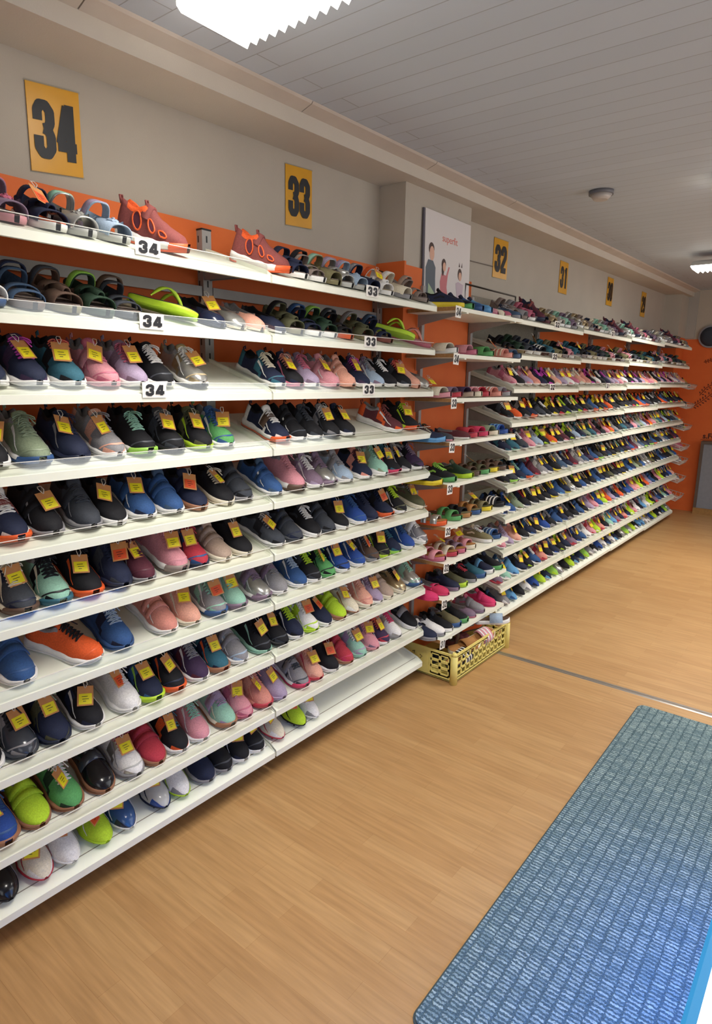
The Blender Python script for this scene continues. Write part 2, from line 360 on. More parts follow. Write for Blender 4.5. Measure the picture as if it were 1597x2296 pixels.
poly_part('printed_face', [blob(.064, .232, .022, .034), blob(.185, .185, .015, .022), blob(.348, .158, .016, .022)], skin, .0004)
poly_part('printed_hair', [blob(.06, .253, .026, .03), blob(.18, .196, .022, .028), blob(.172, .17, .012, .03), blob(.345, .168, .022, .03), P((.332, .205), (.338, .228), (.345, .205)), P((.358, .205), (.366, .23), (.370, .205))], hair, 0)
poly_part('printed_red_dress', [P((.12, .0), (.235, .0), (.212, .09), (.222, .15), (.24, .19), (.228, .19), (.205, .145), (.16, .15), (.145, .11), (.15, .06))], simple('printed_rose', 'c87478', .6), -.0002)
poly_part('printed_girl_top', [P((.30, .0), (.38, .0), (.375, .06), (.385, .12), (.33, .13), (.305, .12), (.318, .06))], simple('printed_lilac', 'c4b0b8', .6))
poly_part('printed_green_leaf', [P((.035, .09), (.09, .05), (.11, .015), (.06, .0), (.03, .03))], simple('printed_green', 'a8bc98', .6), .0005)
flat_text('printed_word', 'superfit', .05, simple('printed_coral', 'd87c6c', .6), t, (.0068, .16, .305), (PI/2, 0, PI/2))
tag(obj('cable', MB().tube([(XW+.004, 3.27, 2.172), (XW+.006, 3.5, 2.19), (XW+.006, 3.83, 2.2)], .003), simple('cable_grey', '7c746c', .6)), 'thin grey cable on the wall from the pillar to the 32 sign', 'cable')
t = thing('metal_stand', 'thin grey metal frame standing behind the top pillar shelf shoes', 'frame', (-.2, 3.2, 1.95))
obj('rail', MB().tube([(0, 0, -.08), (0, 0, .06), (0, .63, .06)], .005), simple('frame_grey', '6c6862', .5, .4), t)
obj('post', MB().tube([(0, .63, .06), (0, .63, -.08)], .005), simple('frame_grey2', '6c6862', .5, .4), t)

# end wall things
t = thing('wall_speaker', 'round dark speaker high on the end wall', 'speaker', (.07, YB, 2.045))
obj('rim', MB().cyl((0, -.03, 0), .125, .03, 0, 36, 'y'), simple('speaker_rim', '8a8a90', .4), t)
g = MB(); rr = []
for r_, y_ in ((.108, -.03), (.1, -.045), (.06, -.055), (.02, -.058), (.001, -.058)): rr.append([(r_*math.cos(2*PI*q/36), y_, r_*math.sin(2*PI*q/36)) for q in range(36)])
g.grid(rr, close=True); obj('grille', g, simple('speaker_cloth', '2c3440', .7, 0, .2, 200), t)
t = thing('grey_cabinet', 'grey panelled cabinet with wooden base by the end wall', 'cabinet', (.13, 8.36, 0))
obj('body', MB().box((.02, .02, .05), (1.2, .13, .84)), simple('cabinet_grey', '7e8088', .5, 0, .06, 30), t)
obj('wooden_frame', MB().box((0, 0, .05), (.03, .13, .86)).box((.03, 0, .83), (1.2, .13, .86)), simple('cabinet_trim', '5a4a40', .5), t)
obj('plinth', MB().box((0, -.005, 0), (1.2, .13, .07)).box((0, -.008, .07), (1.2, .0, .075)), simple('cabinet_wood', '97703f', .5, 0, .15, 40), t)
lf = MB()
def stem(pts, leafn, ll, side=0):
    P_ = [Vector((p[0], 0, p[1])) for p in pts]
    lf.tube([(p.x, YB-.002, p.z) for p in P_], .0035, 0, 4)
    for i in range(leafn):
        u = (i+.5)/leafn*(len(P_)-1); k = int(u); f_ = u-k; p = P_[k].lerp(P_[k+1], f_); d = (P_[k+1]-P_[k]).normalized(); nrm = Vector((-d.z, 0, d.x))
        for sg in (-1, 1):
            a = p+nrm*sg*.006; e = p+nrm*sg*ll+d*ll*.35; mid = (a+e)/2
            lf.prism([(a.x, YB-.001, a.z), (mid.x+d.x*.012, YB-.001, mid.z+d.z*.012), (e.x, YB-.001, e.z), (mid.x-d.x*.006, YB-.001, mid.z-d.z*.006)], (0, -.002, 0))
stem([(-.04, 1.24), (.03, 1.29), (.10, 1.35), (.19, 1.44), (.3, 1.60)], 11, .042)
stem([(.03, 1.38), (.09, 1.47), (.2, 1.54), (.35, 1.56)], 9, .034)
stem([(.03, 1.76), (.12, 1.79), (.3, 1.78)], 7, .022)
tag(obj('leaf_mural', lf, simple('mural_brown', '6a2c18', .7)), 'dark leaf scroll painted on the orange end wall', 'mural')
t = thing('wall_lettering', 'dark lettering above the grey cabinet', 'lettering', (.115, YB-.001, .885))
flat_text('word', 's.Foess', .085, simple('lettering_dark', '4a2014', .7), t, (0, -.001, 0), (PI/2, 0, 0), .002)
obj('underline', MB().box((-.02, -.002, -.018), (.45, 0, -.012)), simple('lettering_line', '8a3c18', .7), t)

# ------------------------------------------------------------------ rug and lit box
def rrect(x0, y0_, x1, y1_, r, n=6):
    o = []
    for cx, cy, a0 in ((x1-r, y1_-r, 0), (x0+r, y1_-r, 90), (x0+r, y0_+r, 180), (x1-r, y0_+r, 270)):
        for i in range(n+1): a = math.radians(a0+90*i/n); o.append((cx+r*math.cos(a), cy+r*math.sin(a), 0))
    return o
t = thing('rug', 'teal grey woven rug lying on the laminate floor', 'rug', (1.3, 2.07, 0.0005))
obj('pile', MB().prism([(x-1.3, y-2.07, .001) for x, y, z in rrect(.935, 1.075, 1.70, 3.05, .03)], (0, 0, .007)), mat_rug(), t)
obj('backing', MB().prism([(x-1.3, y-2.07, 0) for x, y, z in rrect(.929, 1.069, 1.706, 3.056, .035)], (0, 0, .003)), simple('rug_backing', '3c4a50', .9), t)
t = thing('light_box', 'blue-rimmed glowing white display box at the lower right corner', 'display box', (1.487, 1.3, .009))
obj('body', MB().box((0.09, -1.0, 0), (.62, .62, .40)), simple('box_white', 'd8d8da', .5), t)
obj('blue_rim', MB().prism([(0.0, -1.02, .405), (.021, -1.02, .405), (.021, -1.02, .4905), (.007, -1.02, .4905), (0, -1.02, .485)], (0, 1.66, 0)), emit('blue_glow', '2f9fe0', .80, .1), t)
obj('blue_spill_emitter', MB().box((.002, -1.0, .400), (.085, .62, .404)), emit('blue_spill', '0084ff', 20), t)  # unseen glowing slab under the rim, added to throw blue light on the rug
obj('lit_top', MB().box((.0212, -1.0, .405), (.62, .62, .4905)), emit('white_glow', 'ffffff', 1.6), t)

# ================================================================== SHELVING
SLOPE = math.atan(.105/.33)
ROWZ = [1.803, 1.612, 1.426, 1.234, 1.046, .856, .671, .466, .247, .081]
ORD = ['first', 'second', 'third', 'fourth', 'fifth', 'sixth', 'seventh', 'eighth', 'ninth', 'tenth', 'eleventh', 'twelfth', 'thirteenth', 'fourteenth']
BAYS = {'A': (.515, 1.550, '34', 0), 'B': (1.558, 2.590, '33', 0), 'C': (3.46, 4.505, '32', .015), 'D': (4.515, 5.645, '31', .03), 'E': (5.655, 6.74, '30', .045), 'F': (6.75, 7.93, '29', .065)}
BW = {'A': 'nearest bay', 'B': 'second bay', 'C': 'first bay past pillar', 'D': 'second bay past pillar', 'E': 'third bay past pillar', 'F': 'farthest bay'}
def shelf_z(bay, r): z = ROWZ[r]; return z+BAYS[bay][3]*(z-.6)/1.2
def row_words(r): return 'top shelf' if r == 0 else ('bottom shelf' if r == 9 else ORD[r]+' shelf')
def shelf_meshes(W):
    a = MB()  # folded steel tray
    prof = [(0, 0), (0, .022), (-.33, .127), (-.33, .115), (-.012, .012), (-.012, 0)]
    a.prism([(x, 0, z) for x, z in prof], (0, W, 0))
    for y in (0, W-.0015): a.prism([(-.002, y, .021), (-.33, y, .126), (-.33, y, .140), (-.03, y, .044), (-.002, y, .026)], (0, .0015, 0))
    a.prism([(-.040, .002, .0351), (-.0425, .002, .0359), (-.0425, .002, .0362), (-.040, .002, .0354)], (0, W-.004, 0), 1)
    br = MB(); br.prism([(-.02, 0, .008), (-.335, 0, .11), (-.335, 0, .03), (-.30, 0, .03), (-.12, 0, .026)], (0, .004, 0))
    ac = MB(); ac.box((-.004, .012, .022), (-.0015, W-.012, .054), 0); ac.box((-.0042, .012, .0535), (-.0013, W-.012, .0550), 1)
    for y in (.012, W-.013): ac.prism([(-.004, y, .024), (-.2, y, .087), (-.2, y, .112), (-.004, y, .054)], (0, .001, 0), 0)
    return a.mesh('shelf_tray'), br.mesh('shelf_bracket'), ac.mesh('acrylic_guard')
for bk, (ya, yb_, sg, _) in BAYS.items():
    tm, bm_, am = shelf_meshes(yb_-ya)
    for r in range(10):
        t = thing('display_shelf', 'cream sloping metal shoe shelf, %s, %s' % (row_words(r), BW[bk]), 'shelf', (0, ya, shelf_z(bk, r)), group='sloping shoe shelves, '+BW[bk])
        link('tray', tm, [M_SHELF, M_GROOVE], t)
        for y in (.006, yb_-ya-.012): link('bracket', bm_, M_GREY, t, (0, y, 0))
        if r not in ((0, 9) if bk != 'A' else (9,)): link('acrylic_guard', am, [M_ACR, M_ACRE], t)
        if r == 9:
            for y in (.04, yb_-ya-.04): obj('foot', MB().cyl((-.11, y, -shelf_z(bk, r)), .013, shelf_z(bk, r)+.004, 0, 12), M_DARK, t)
UP = [(.515, 'nearest, at left edge'), (1.554, 'between the first two bays'), (2.592, 'right of the second bay'), (3.45, 'just past the pillar'), (4.51, 'one bay past the pillar'), (5.65, 'two bays past the pillar'), (6.745, 'three bays past the pillar'), (7.935, 'at the far end')]
for y, wd in UP:
    t = thing('shelf_upright', 'slotted grey steel upright '+wd, 'upright', (XW+.018, y, 0), group='slotted shelf uprights')
    b = MB(); b.box((0, -.02, 0), (.03, .02, 2.0)); z = .06
    while z < 1.98: b.box((.029, -.003, z), (.0305, .003, z+.022), 1); b.box((.006, -.0203, z), (.012, -.019, z+.022), 1); z += .05
    obj('channel', b, [M_GREY, M_DARK], t); obj('cap', MB().box((-.001, -.021, 2.0), (.031, .021, 2.006)), M_DARK, t)
for ya, yb_, wd in ((.52, 1.55, 'first bay'), (1.56, 2.59, 'second bay')):
    tag(obj('back_rail', MB().box((-.335, ya+.02, 1.778), (-.325, yb_-.02, 1.812)), M_GREY), 'grey rail behind the top shelf of the '+wd, 'rail')
# pillar rack: flat boards
PZ = [1.812, 1.604, 1.40, 1.195, .992, .782, .598, .408, .197]
PCARD = ['34', '34', '33', '33', '33', '32', '32', '32', '31']
def num_card(txt, loc, w, h, label, skew=0, par_rot=(0, 0, 0)):
    t = thing('size_card', label, 'size card', loc, par_rot, group='white size cards on the shelf edges')
    obj('card', MB().box((0, 0, 0), (.001, w, h)), M_CARD, t)
    obj('number', digits(txt, w*.36, h*.68, w*.42, w*.115, lambda u, v: (.0016, w*.11+u+v*.08, h*.16+v)), M_INK, t)
for i, z in enumerate(PZ):
    t = thing('rack_shelf', 'flat white board shelf on the pillar, %s' % ('lowest above the yellow basket' if i == 8 else ORD[i]+' from the top'), 'shelf', (.06, 2.655, z), group='flat pillar shelves')
    b = MB(); b.box((-.262, 0, 0), (0, .73, .018), 0); b.box((-.262, -.0012, .0005), (-.0005, 0, .0175), 1); obj('board', b, [M_SHELF, M_WOOD], t)
    br = MB().prism([(-.02, 0, -.001), (-.262, 0, -.001), (-.262, 0, -.06), (-.22, 0, -.045), (-.02, 0, -.008)], (0, .004, 0)).mesh('arm')
    for y in (.09, .61):
        k_ = link('bracket', br, M_GREY, t, (0, y, 0))
        if i == 8: k_.scale = (1, 1, .4)
    for y in (.10, .62):
        obj('edge_clip', MB().box((-.06, y, -.006), (.002, y+.018, 0)), M_SHELF, t)
    num_card(PCARD[i], (.0625, 2.648, z-.030), .05, .052, 'white number card on the left corner of the %s pillar shelf' % ('lowest' if i == 8 else ORD[i]), par_rot=(random.uniform(-.08, .08), 0, 0))
for y, wd in ((2.78, 'left'), (3.28, 'right')):
    b = MB().box((-.205, -.012, .1), (-.19, .012, 1.95)); tag(obj('rack_upright', b, M_GREY, loc=(-.0015, y, 0)), wd+' grey upright of the pillar rack', 'upright')
for bk, r, y in (('A', 0, 1.05), ('A', 1, 1.052), ('A', 2, 1.05), ('B', 0, 2.06), ('B', 1, 2.055), ('B', 2, 2.05), ('C', 0, 3.98), ('C', 1, 3.98), ('C', 2, 3.98), ('D', 0, 5.1), ('D', 2, 5.1)):
    n = BAYS[bk][2]
    num_card(n, (.002, y, shelf_z(bk, r)+.012), .078, .042, 'white number card clipped to the %s, %s' % (row_words(r), BW[bk]))

# ================================================================== SHOES
def interp(t, K):
    if t <= K[0][0]: return K[0][1]
    for (a, va), (b, vb) in zip(K, K[1:]):
        if t <= b: u = (t-a)/(b-a); u = u*u*(3-2*u)*.5+u*.5; return va+(vb-va)*u
    return K[-1][1]
TS = [0, .008, .03, .06, .1, .15, .21, .28, .35, .405, .43, .47, .52, .58, .64, .70, .76, .82, .87, .91, .945, .972, .99, 1.0]
WK = [(.10, .0305), (.25, .0300), (.4, .0310), (.55, .0355), (.7, .0395)]
def width(t, pt=.70):
    if t < .10: return .0305*math.sqrt(max(0, 1-((.10-t)/.102)**2))
    if t > pt: return .0395*max(0, 1-((t-pt)/(1.003-pt))**2.3)**.55
    return interp(t, WK)
SPEC = dict(
 run=dict(L=.212, sole=[(0, .030), (.3, .026), (.6, .020), (.85, .020), (1, .026)], bot=[(0, .006), (.08, 0), (.7, 0), (.9, .005), (1, .015)],
          H=[(0, .055), (.02, .074), (.06, .083), (.12, .079), (.25, .068), (.36, .078), (.42, .088), (.47, .084), (.6, .068), (.7, .057), (.8, .052), (.9, .047), (.96, .040), (1, .028)], op=(.035, .42), pt=.70, flare=1.10),
 skate=dict(L=.208, sole=[(0, .023), (1, .022)], bot=[(0, 0), (.8, 0), (1, .005)],
          H=[(0, .05), (.02, .066), (.12, .066), (.25, .058), (.36, .068), (.42, .077), (.6, .060), (.75, .048), (.9, .042), (1, .026)], op=(.035, .42), pt=.72, flare=1.04),
 foot=dict(L=.212, sole=[(0, .018), (.5, .014), (1, .022)], bot=[(0, .010), (.7, .010), (1, .017)],
          H=[(0, .045), (.02, .065), (.12, .068), (.25, .058), (.36, .068), (.42, .078), (.6, .064), (.75, .054), (.9, .045), (1, .026)], op=(.035, .42), pt=.62, flare=1.0),
 ballet=dict(L=.205, sole=[(0, .012), (1, .010)], bot=[(0, 0), (.8, 0), (1, .004)],
          H=[(0, .038), (.05, .050), (.2, .040), (.5, .038), (.62, .043), (.75, .040), (.9, .034), (1, .018)], op=(.035, .60), pt=.70, flare=1.02),
 high=dict(L=.212, sole=[(0, .034), (.5, .026), (1, .030)], bot=[(0, .006), (.08, 0), (.7, 0), (1, .013)],
          H=[(0, .07), (.02, .098), (.06, .108), (.12, .104), (.25, .090), (.36, .100), (.42, .106), (.6, .078), (.75, .064), (.9, .055), (1, .032)], op=(.035, .42), pt=.70, flare=1.08))
def surf(sp, t, th, off=0.0):
    """point on the closed upper: th 0 (near side) .. pi (far side)"""
    L = sp['L']; b = interp(t, sp['sole'])-.003; H = interp(t, sp['H']); w_ = width(t, sp['pt'])*1.0
    e = 1.0 if t < .6 else .82
    cs, sn = math.cos(th), math.sin(th)
    top = .80 if t > .7 else .62+(.18*(t-.42)/.28 if t > .42 else 0)
    x = (w_+off)*math.copysign(abs(cs)**e, cs)*(1-(1-top)*sn**2*.6)
    z = b+(H-b+off)*abs(sn)**(.72 if t > .7 else .85)
    return Vector((t*L, -x, z))
def build_upper(kind):
    sp = SPEC[kind]; mb = MB(); rows = []; L = sp['L']; N = 16
    for t in TS:
        b = interp(t, sp['sole'])-.003; H = interp(t, sp['H'])
        if sp['op'][0] < t < sp['op'][1]:
            w_ = width(t, sp['pt']); rim = w_*(.70 if kind != 'ballet' else .9); half = []
            for j in range(6):
                u = j/5; half.append((w_+(rim-w_)*u**1.6, b+(H-b)*u))
            half.append((rim-.0045, H-.003)); half.append((rim*.8, b+.006)); mid = (0, b+.005)
            row = [(t*L, -x, z) for x, z in half]+[(t*L, 0, mid[1])]+[(t*L, x, z) for x, z in half[::-1]]
        else:
            row = [tuple(surf(sp, t, PI*j/N)) for j in range(N+1)]
        rows.append(row)
    def mf(i, j):
        t = (TS[i]+TS[i+1])/2; jj = min(j, N-1-j)
        if sp['op'][0] < t < sp['op'][1] and jj >= 5: return 2
        if t < .17 and jj < 5: return 1
        if sp['op'][0] < t < sp['op'][1] and jj == 4: return 2
        if kind in ('run', 'high'):
            if t > .86 and jj < 2: return 1
            if .43 < t < .56 and 1 <= jj < 5: return 1
            if .56 < t < .64 and jj < 2: return 1
        if kind == 'skate' and .3 < t < .52 and jj == 2: return 1
        if kind == 'foot' and t > .8 and jj < 3: return 1
        return 0
    mb.grid(rows, mf=mf); n = 0
    mb.cap(0, N+1, 1, True)
    return mb.mesh('upper_'+kind)
def build_sole(kind, part):
    sp = SPEC[kind]; mb = MB(); rows = []; L = sp['L']; fl = sp['flare']
    for t in TS:
        z1 = interp(t, sp['sole']); z0 = interp(t, sp['bot'])
        if part == 'outsole': z1 = z0+.006; wv = 1.01
        else: z0 = z0+.005; wv = 1.0
        w_ = (width(t, sp['pt'])+.0022)*(1+(fl-1)*(1 if t < .3 or t > .6 else .5))*wv; zmid = (z0+z1)/2
        wob = .0018*math.sin(t*26) if kind in ('run', 'high') and part != 'outsole' else 0
        x = t*L*1.012-.0015
        rows.append([(x, -w_*.9, z0), (x, -w_*1.03-wob*.3, zmid), (x, -w_*.97, z1+wob), (x, 0, z1-.002), (x, w_*.97, z1+wob), (x, w_*1.03+wob*.3, zmid), (x, w_*.9, z0)])
    mb.grid([r+[r[0]] for r in rows]); mb.cap(0, 7, 0, True)
    if kind == 'foot' and part == 'outsole':
        for x, y in ((.02, -.018), (.02, .018), (.045, -.02), (.045, .02), (.12, -.026), (.12, .026), (.15, -.028), (.15, .028), (.18, -.02), (.18, .02)): mb.cyl((x, y, 0), .0035, .012, 0, 7, r2=.006)
    return mb.mesh(part+'_'+kind)
def build_toeguard(kind):
    sp = SPEC[kind]; mb = MB(); rows = []; L = sp['L']
    for t in [q for q in TS if q >= .82]:
        z1 = interp(t, sp['sole'])+.008*(t-.8)/.2; z0 = interp(t, sp['bot'])+.002
        w_ = (width(t, sp['pt'])+.0036)*sp['flare']; x = t*L*1.02-.001
        rows.append([(x, -w_*.9, z0), (x, -w_*1.04, (z0+z1)/2), (x, -w_*.96, z1), (x, w_*.96, z1), (x, w_*1.04, (z0+z1)/2), (x, w_*.9, z0)])
    mb.grid(rows, close=True); return mb.mesh('toe_bumper_'+kind)
def build_tongue(kind):
    sp = SPEC[kind]; mb = MB(); L = sp['L']; H = interp(.42, sp['H'])
    rows = []
    for x, z, w_ in ((.50, H-.012, .013), (.45, H-.001, .017), (.41, H+.007, .019), (.385, H+.014, .017)):
        o = [];
        for q in range(9): u = q/8*2-1; o.append((x*L, u*w_, z-.006*u*u))
        for q in range(9): u = 1-q/8*2; o.append((x*L-.007, u*w_, z-.004-.006*u*u))
        rows.append(o)
    mb.grid(rows, close=True); mb.cap(len(mb.v)-18, 18); 
    return mb.mesh('tongue_'+kind)
def build_tab(kind):
    sp = SPEC[kind]; z = interp(.05, sp['H']); mb = MB()
    mb.tube([(0.004, 0, z-.012), (-.003, 0, z+.004), (.004, 0, z+.010), (.008, 0, z)], .0026, 0, 5); return mb.mesh('pull_tab_'+kind)
def build_laces(kind, bow):
    sp = SPEC[kind]; mb = MB(); k = 6; tt = [.450+.046*i for i in range(k)]
    for i, t in enumerate(tt):
        sprd = .62-.04*i
        mb.tube([surf(sp, t, PI/2+sprd*(1-2*q/6), .0026) for q in range(7)], .0021, 0, 5)
        if i < k-1:
            t2 = tt[i+1]
            for sg in (1, -1): mb.tube([surf(sp, t+(t2-t)*q/6, PI/2+sg*sprd*(1-2*q/6), .0034) for q in range(7)], .0019, 0, 5)
    if bow:
        c0 = surf(sp, .44, PI/2, .005)
        for sg in (1, -1):
            mb.tube([c0+Vector((.012*math.sin(PI*q/8)*1.2+.01*q/8*0, sg*(.026*math.sin(PI*q/8)+.002), .010*math.sin(PI*q/8)-.014*abs(math.sin(PI*q/8))**2+(.003 if q < 4 else -.002))) for q in range(9)], .0018, 0, 5)
            mb.tube([c0, c0+Vector((.014, sg*.012, .002)), c0+Vector((.032, sg*.021, -.010))], .0017, 0, 5)
    return mb.mesh('laces_'+kind)
def build_mark(kind, side):
    sp = SPEC[kind]; mb = MB()
    for sg in (side,):
        for (ta, tb, a0, a1, w_) in ((.46, .78, .75, .22, .10),):
            rows = []
            for q in range(9):
                u = q/8; t = ta+(tb-ta)*u; c = a0+(a1-a0)*u+.12*math.sin(PI*u); ww = w_*(1-u*.75)
                r_ = [surf(sp, t, c-ww, .0012), surf(sp, t, c, .0020), surf(sp, t, c+ww, .0012)]
                if sg: r_ = [Vector((p.x, -p.y, p.z)) for p in r_]
                rows.append(r_)
            mb.grid(rows)
    return mb.mesh('side_marks_'+kind)
def build_toeline(kind):
    sp = SPEC[kind]; mb = MB()
    rows = []
    for q in range(25):
        th = .12+(PI-.24)*q/24; t0 = .80+.115*math.sin(th)
        rows.append([surf(sp, t0, th, .0006), surf(sp, t0+.012, th, .0016), surf(sp, t0+.024, th, .0006)])
    mb.grid(rows); return mb.mesh('toe_seam_'+kind)
def build_straps(kind, n):
    sp = SPEC[kind]; mb = MB()
    for a, b in ([(.47, .60)] if n == 1 else [(.435, .525), (.565, .655)]):
        rows = []
        for t, o in ((a, .0015), (a+.005, .0048), (b-.005, .0048), (b, .0015)):
            rows.append([surf(sp, t+.012*math.sin(PI*q/14)*0, .25+(PI-.62)*q/14, o) for q in range(15)])
        mb.grid(rows)
        for j in (0, 14): nn = len(mb.v); mb.v += [tuple(r[j]) for r in rows]; mb.face([nn, nn+1, nn+2, nn+3])
    return mb.mesh('strap_'+kind)
def arch(mb, L, x0, x1, w0, w1, H, lean=0, th=.0032, m=0, base=.016, n=14, flat=.8):
    """strap band going over the foot between x0 and x1"""
    rows = []
    for o, (xx, ww) in ((0, (x0, w0)), (th, (x0+.001, w0)), (th, (x1-.001, w1)), (0, (x1, w1)), (-.0005, ((x0+x1)/2, (w0+w1)/2)), (0, (x0, w0))):
        rows.append([(xx+lean*math.sin(PI*q/n)**1, -(ww+o)*math.copysign(abs(math.cos(PI*q/n))**flat, math.cos(PI*q/n)), base+(H-base+o)*math.sin(PI*q/n)**flat) for q in range(n+1)])
    mb.grid(rows, m)
def slab(L, z0, z1, k=1.0, grow=1.0, spring=.0):
    mb = MB(); rows = []
    for t in TS:
        w_ = (width(t)+.001)*grow; s_ = spring*max(0, (t-.7)/.3)**2; x = t*L
        rows.append([(x, -w_*.95, z0+s_), (x, -w_*1.02, (z0+z1)/2+s_), (x, -w_, z1+s_), (x, 0, z1-.0015+s_), (x, w_, z1+s_), (x, w_*1.02, (z0+z1)/2+s_), (x, w_*.95, z0+s_)])
    mb.grid([r+[r[0]] for r in rows]); mb.cap(0, 7, 0, True); return mb
_mesh = {}
def gm(key, fn):
    if key not in _mesh: _mesh[key] = fn()
    return _mesh[key]
def sandal_straps(v):
    mb = MB(); L = .205
    if v == 0:
        arch(mb, L, .130, .178, .040, .036, .044); arch(mb, L, .088, .120, .035, .0395, .056); arch(mb, L, .036, .066, .030, .031, .080, lean=.016, flat=.6)
        arch(mb, L, .10, .165, .009, .009, .055, base=.040)
    elif v == 1:
        arch(mb, L, .108, .186, .0395, .032, .046); arch(mb, L, .036, .068, .030, .031, .082, lean=.018, flat=.6)
    else:
        arch(mb, L, .150, .172, .040, .036, .038); arch(mb, L, .118, .140, .039, .040, .045); arch(mb, L, .050, .074, .030, .031, .072, lean=.02, flat=.6)
    hb = MB(); rows = []
    for z_ in (.016, .035, .052, .058):
        rows.append([(.052-.051*math.sin(PI*q/12)**.6, -.031*math.cos(PI*q/12), z_-(.012 if z_ > .04 else 0)*abs(math.cos(PI*q/12))) for q in range(13)])
    mb.grid(rows); mb.grid([[(x*.96+.0035, y*.93, z) for x, y, z in r] for r in rows])
    if v < 2:
        for sg in (1, -1):
            rows = []
            for q in range(7):
                u = q/6; x = .045+.085*u; y = sg*(.032+.006*u); zc_ = .046-.012*math.sin(PI*u)
                rows.append([(x, y, zc_-.006), (x, y+sg*.0025, zc_-.006), (x, y*.97+sg*.0025, zc_+.006), (x, y*.97, zc_+.006)])
            mb.grid(rows, close=True)
    return mb.mesh('straps_%d' % v)
def rosette():
    mb = MB()
    for k in range(9):
        a = 2*PI*k/9+.2; r_ = .013 if k % 2 else .018
        c0 = Vector((.145+math.cos(a)*.008, math.sin(a)*.008, .053)); e = Vector((.145+math.cos(a)*r_, math.sin(a)*r_, .046)); n_ = Vector((-math.sin(a), math.cos(a), 0))*.006
        mb.prism([c0, (c0+e)/2+n_, e, (c0+e)/2-n_], (0, 0, .003))
    mb.cyl((.145, 0, .052), .004, .006, 0, 10); return mb.mesh('flower')
def tag_mesh():
    c_ = MB(); c_.box((-.027, -.021, 0), (.027, .021, .0008)); s_ = MB(); s_.box((-.006, -.017, .0009), (.023, .017, .0014)); k_ = MB()
    for i, (x0, x1, y0_, y1_) in enumerate(((.001, .0025, -.009, .006), (.008, .0095, -.008, .009), (.014, .0155, -.006, .002))): k_.box((x0, y0_, .0015), (x1, y1_, .0017))
    st = MB(); st.tube([(-.021, 0, .001), (-.030, .004, .006), (-.042, .003, .004), (-.046, -.003, -.002), (-.038, -.006, .002), (-.022, -.002, .002)], .0010, 0, 4)
    return c_.mesh('price_tag'), s_.mesh('sticker'), k_.mesh('print'), st.mesh('string')
TM = tag_mesh()
def add_tag(o, L, H, col, lite=False):
    side = random.uniform(-.016, .016)
    p = link('price_tag', TM[0], M_KRAFT, o, (L*random.uniform(.60, .69), side, H+random.uniform(.012, .018)), (side*14+random.uniform(-.2, .2), random.uniform(.5, .8), random.uniform(-.5, .5)))
    link('sticker', TM[1], M_STICK if col == 'y' else M_ORST, p)
    if not lite: link('print', TM[2], M_INK, p)
    link('string', TM[3], M_STRING, p)
KW = dict(run=('running_shoe', 'running shoe', 'shoe'), skate=('canvas_shoe', 'canvas shoe', 'shoe'), foot=('football_boot', 'football boot', 'shoe'), ballet=('ballerina_shoe', 'low-cut slipper shoe', 'shoe'),
          high=('ankle_trainer', 'high trainer', 'shoe'), san=('sandal', 'sandal', 'sandal'), slide=('slide_sandal', 'slide', 'sandal'), trek=('trekking_sandal', 'closed trekking sandal', 'sandal'), flip=('flip_flop', 'flip-flop', 'sandal'))
rmark = random.Random(5)
def wd(c): return WORD.get(c, c)
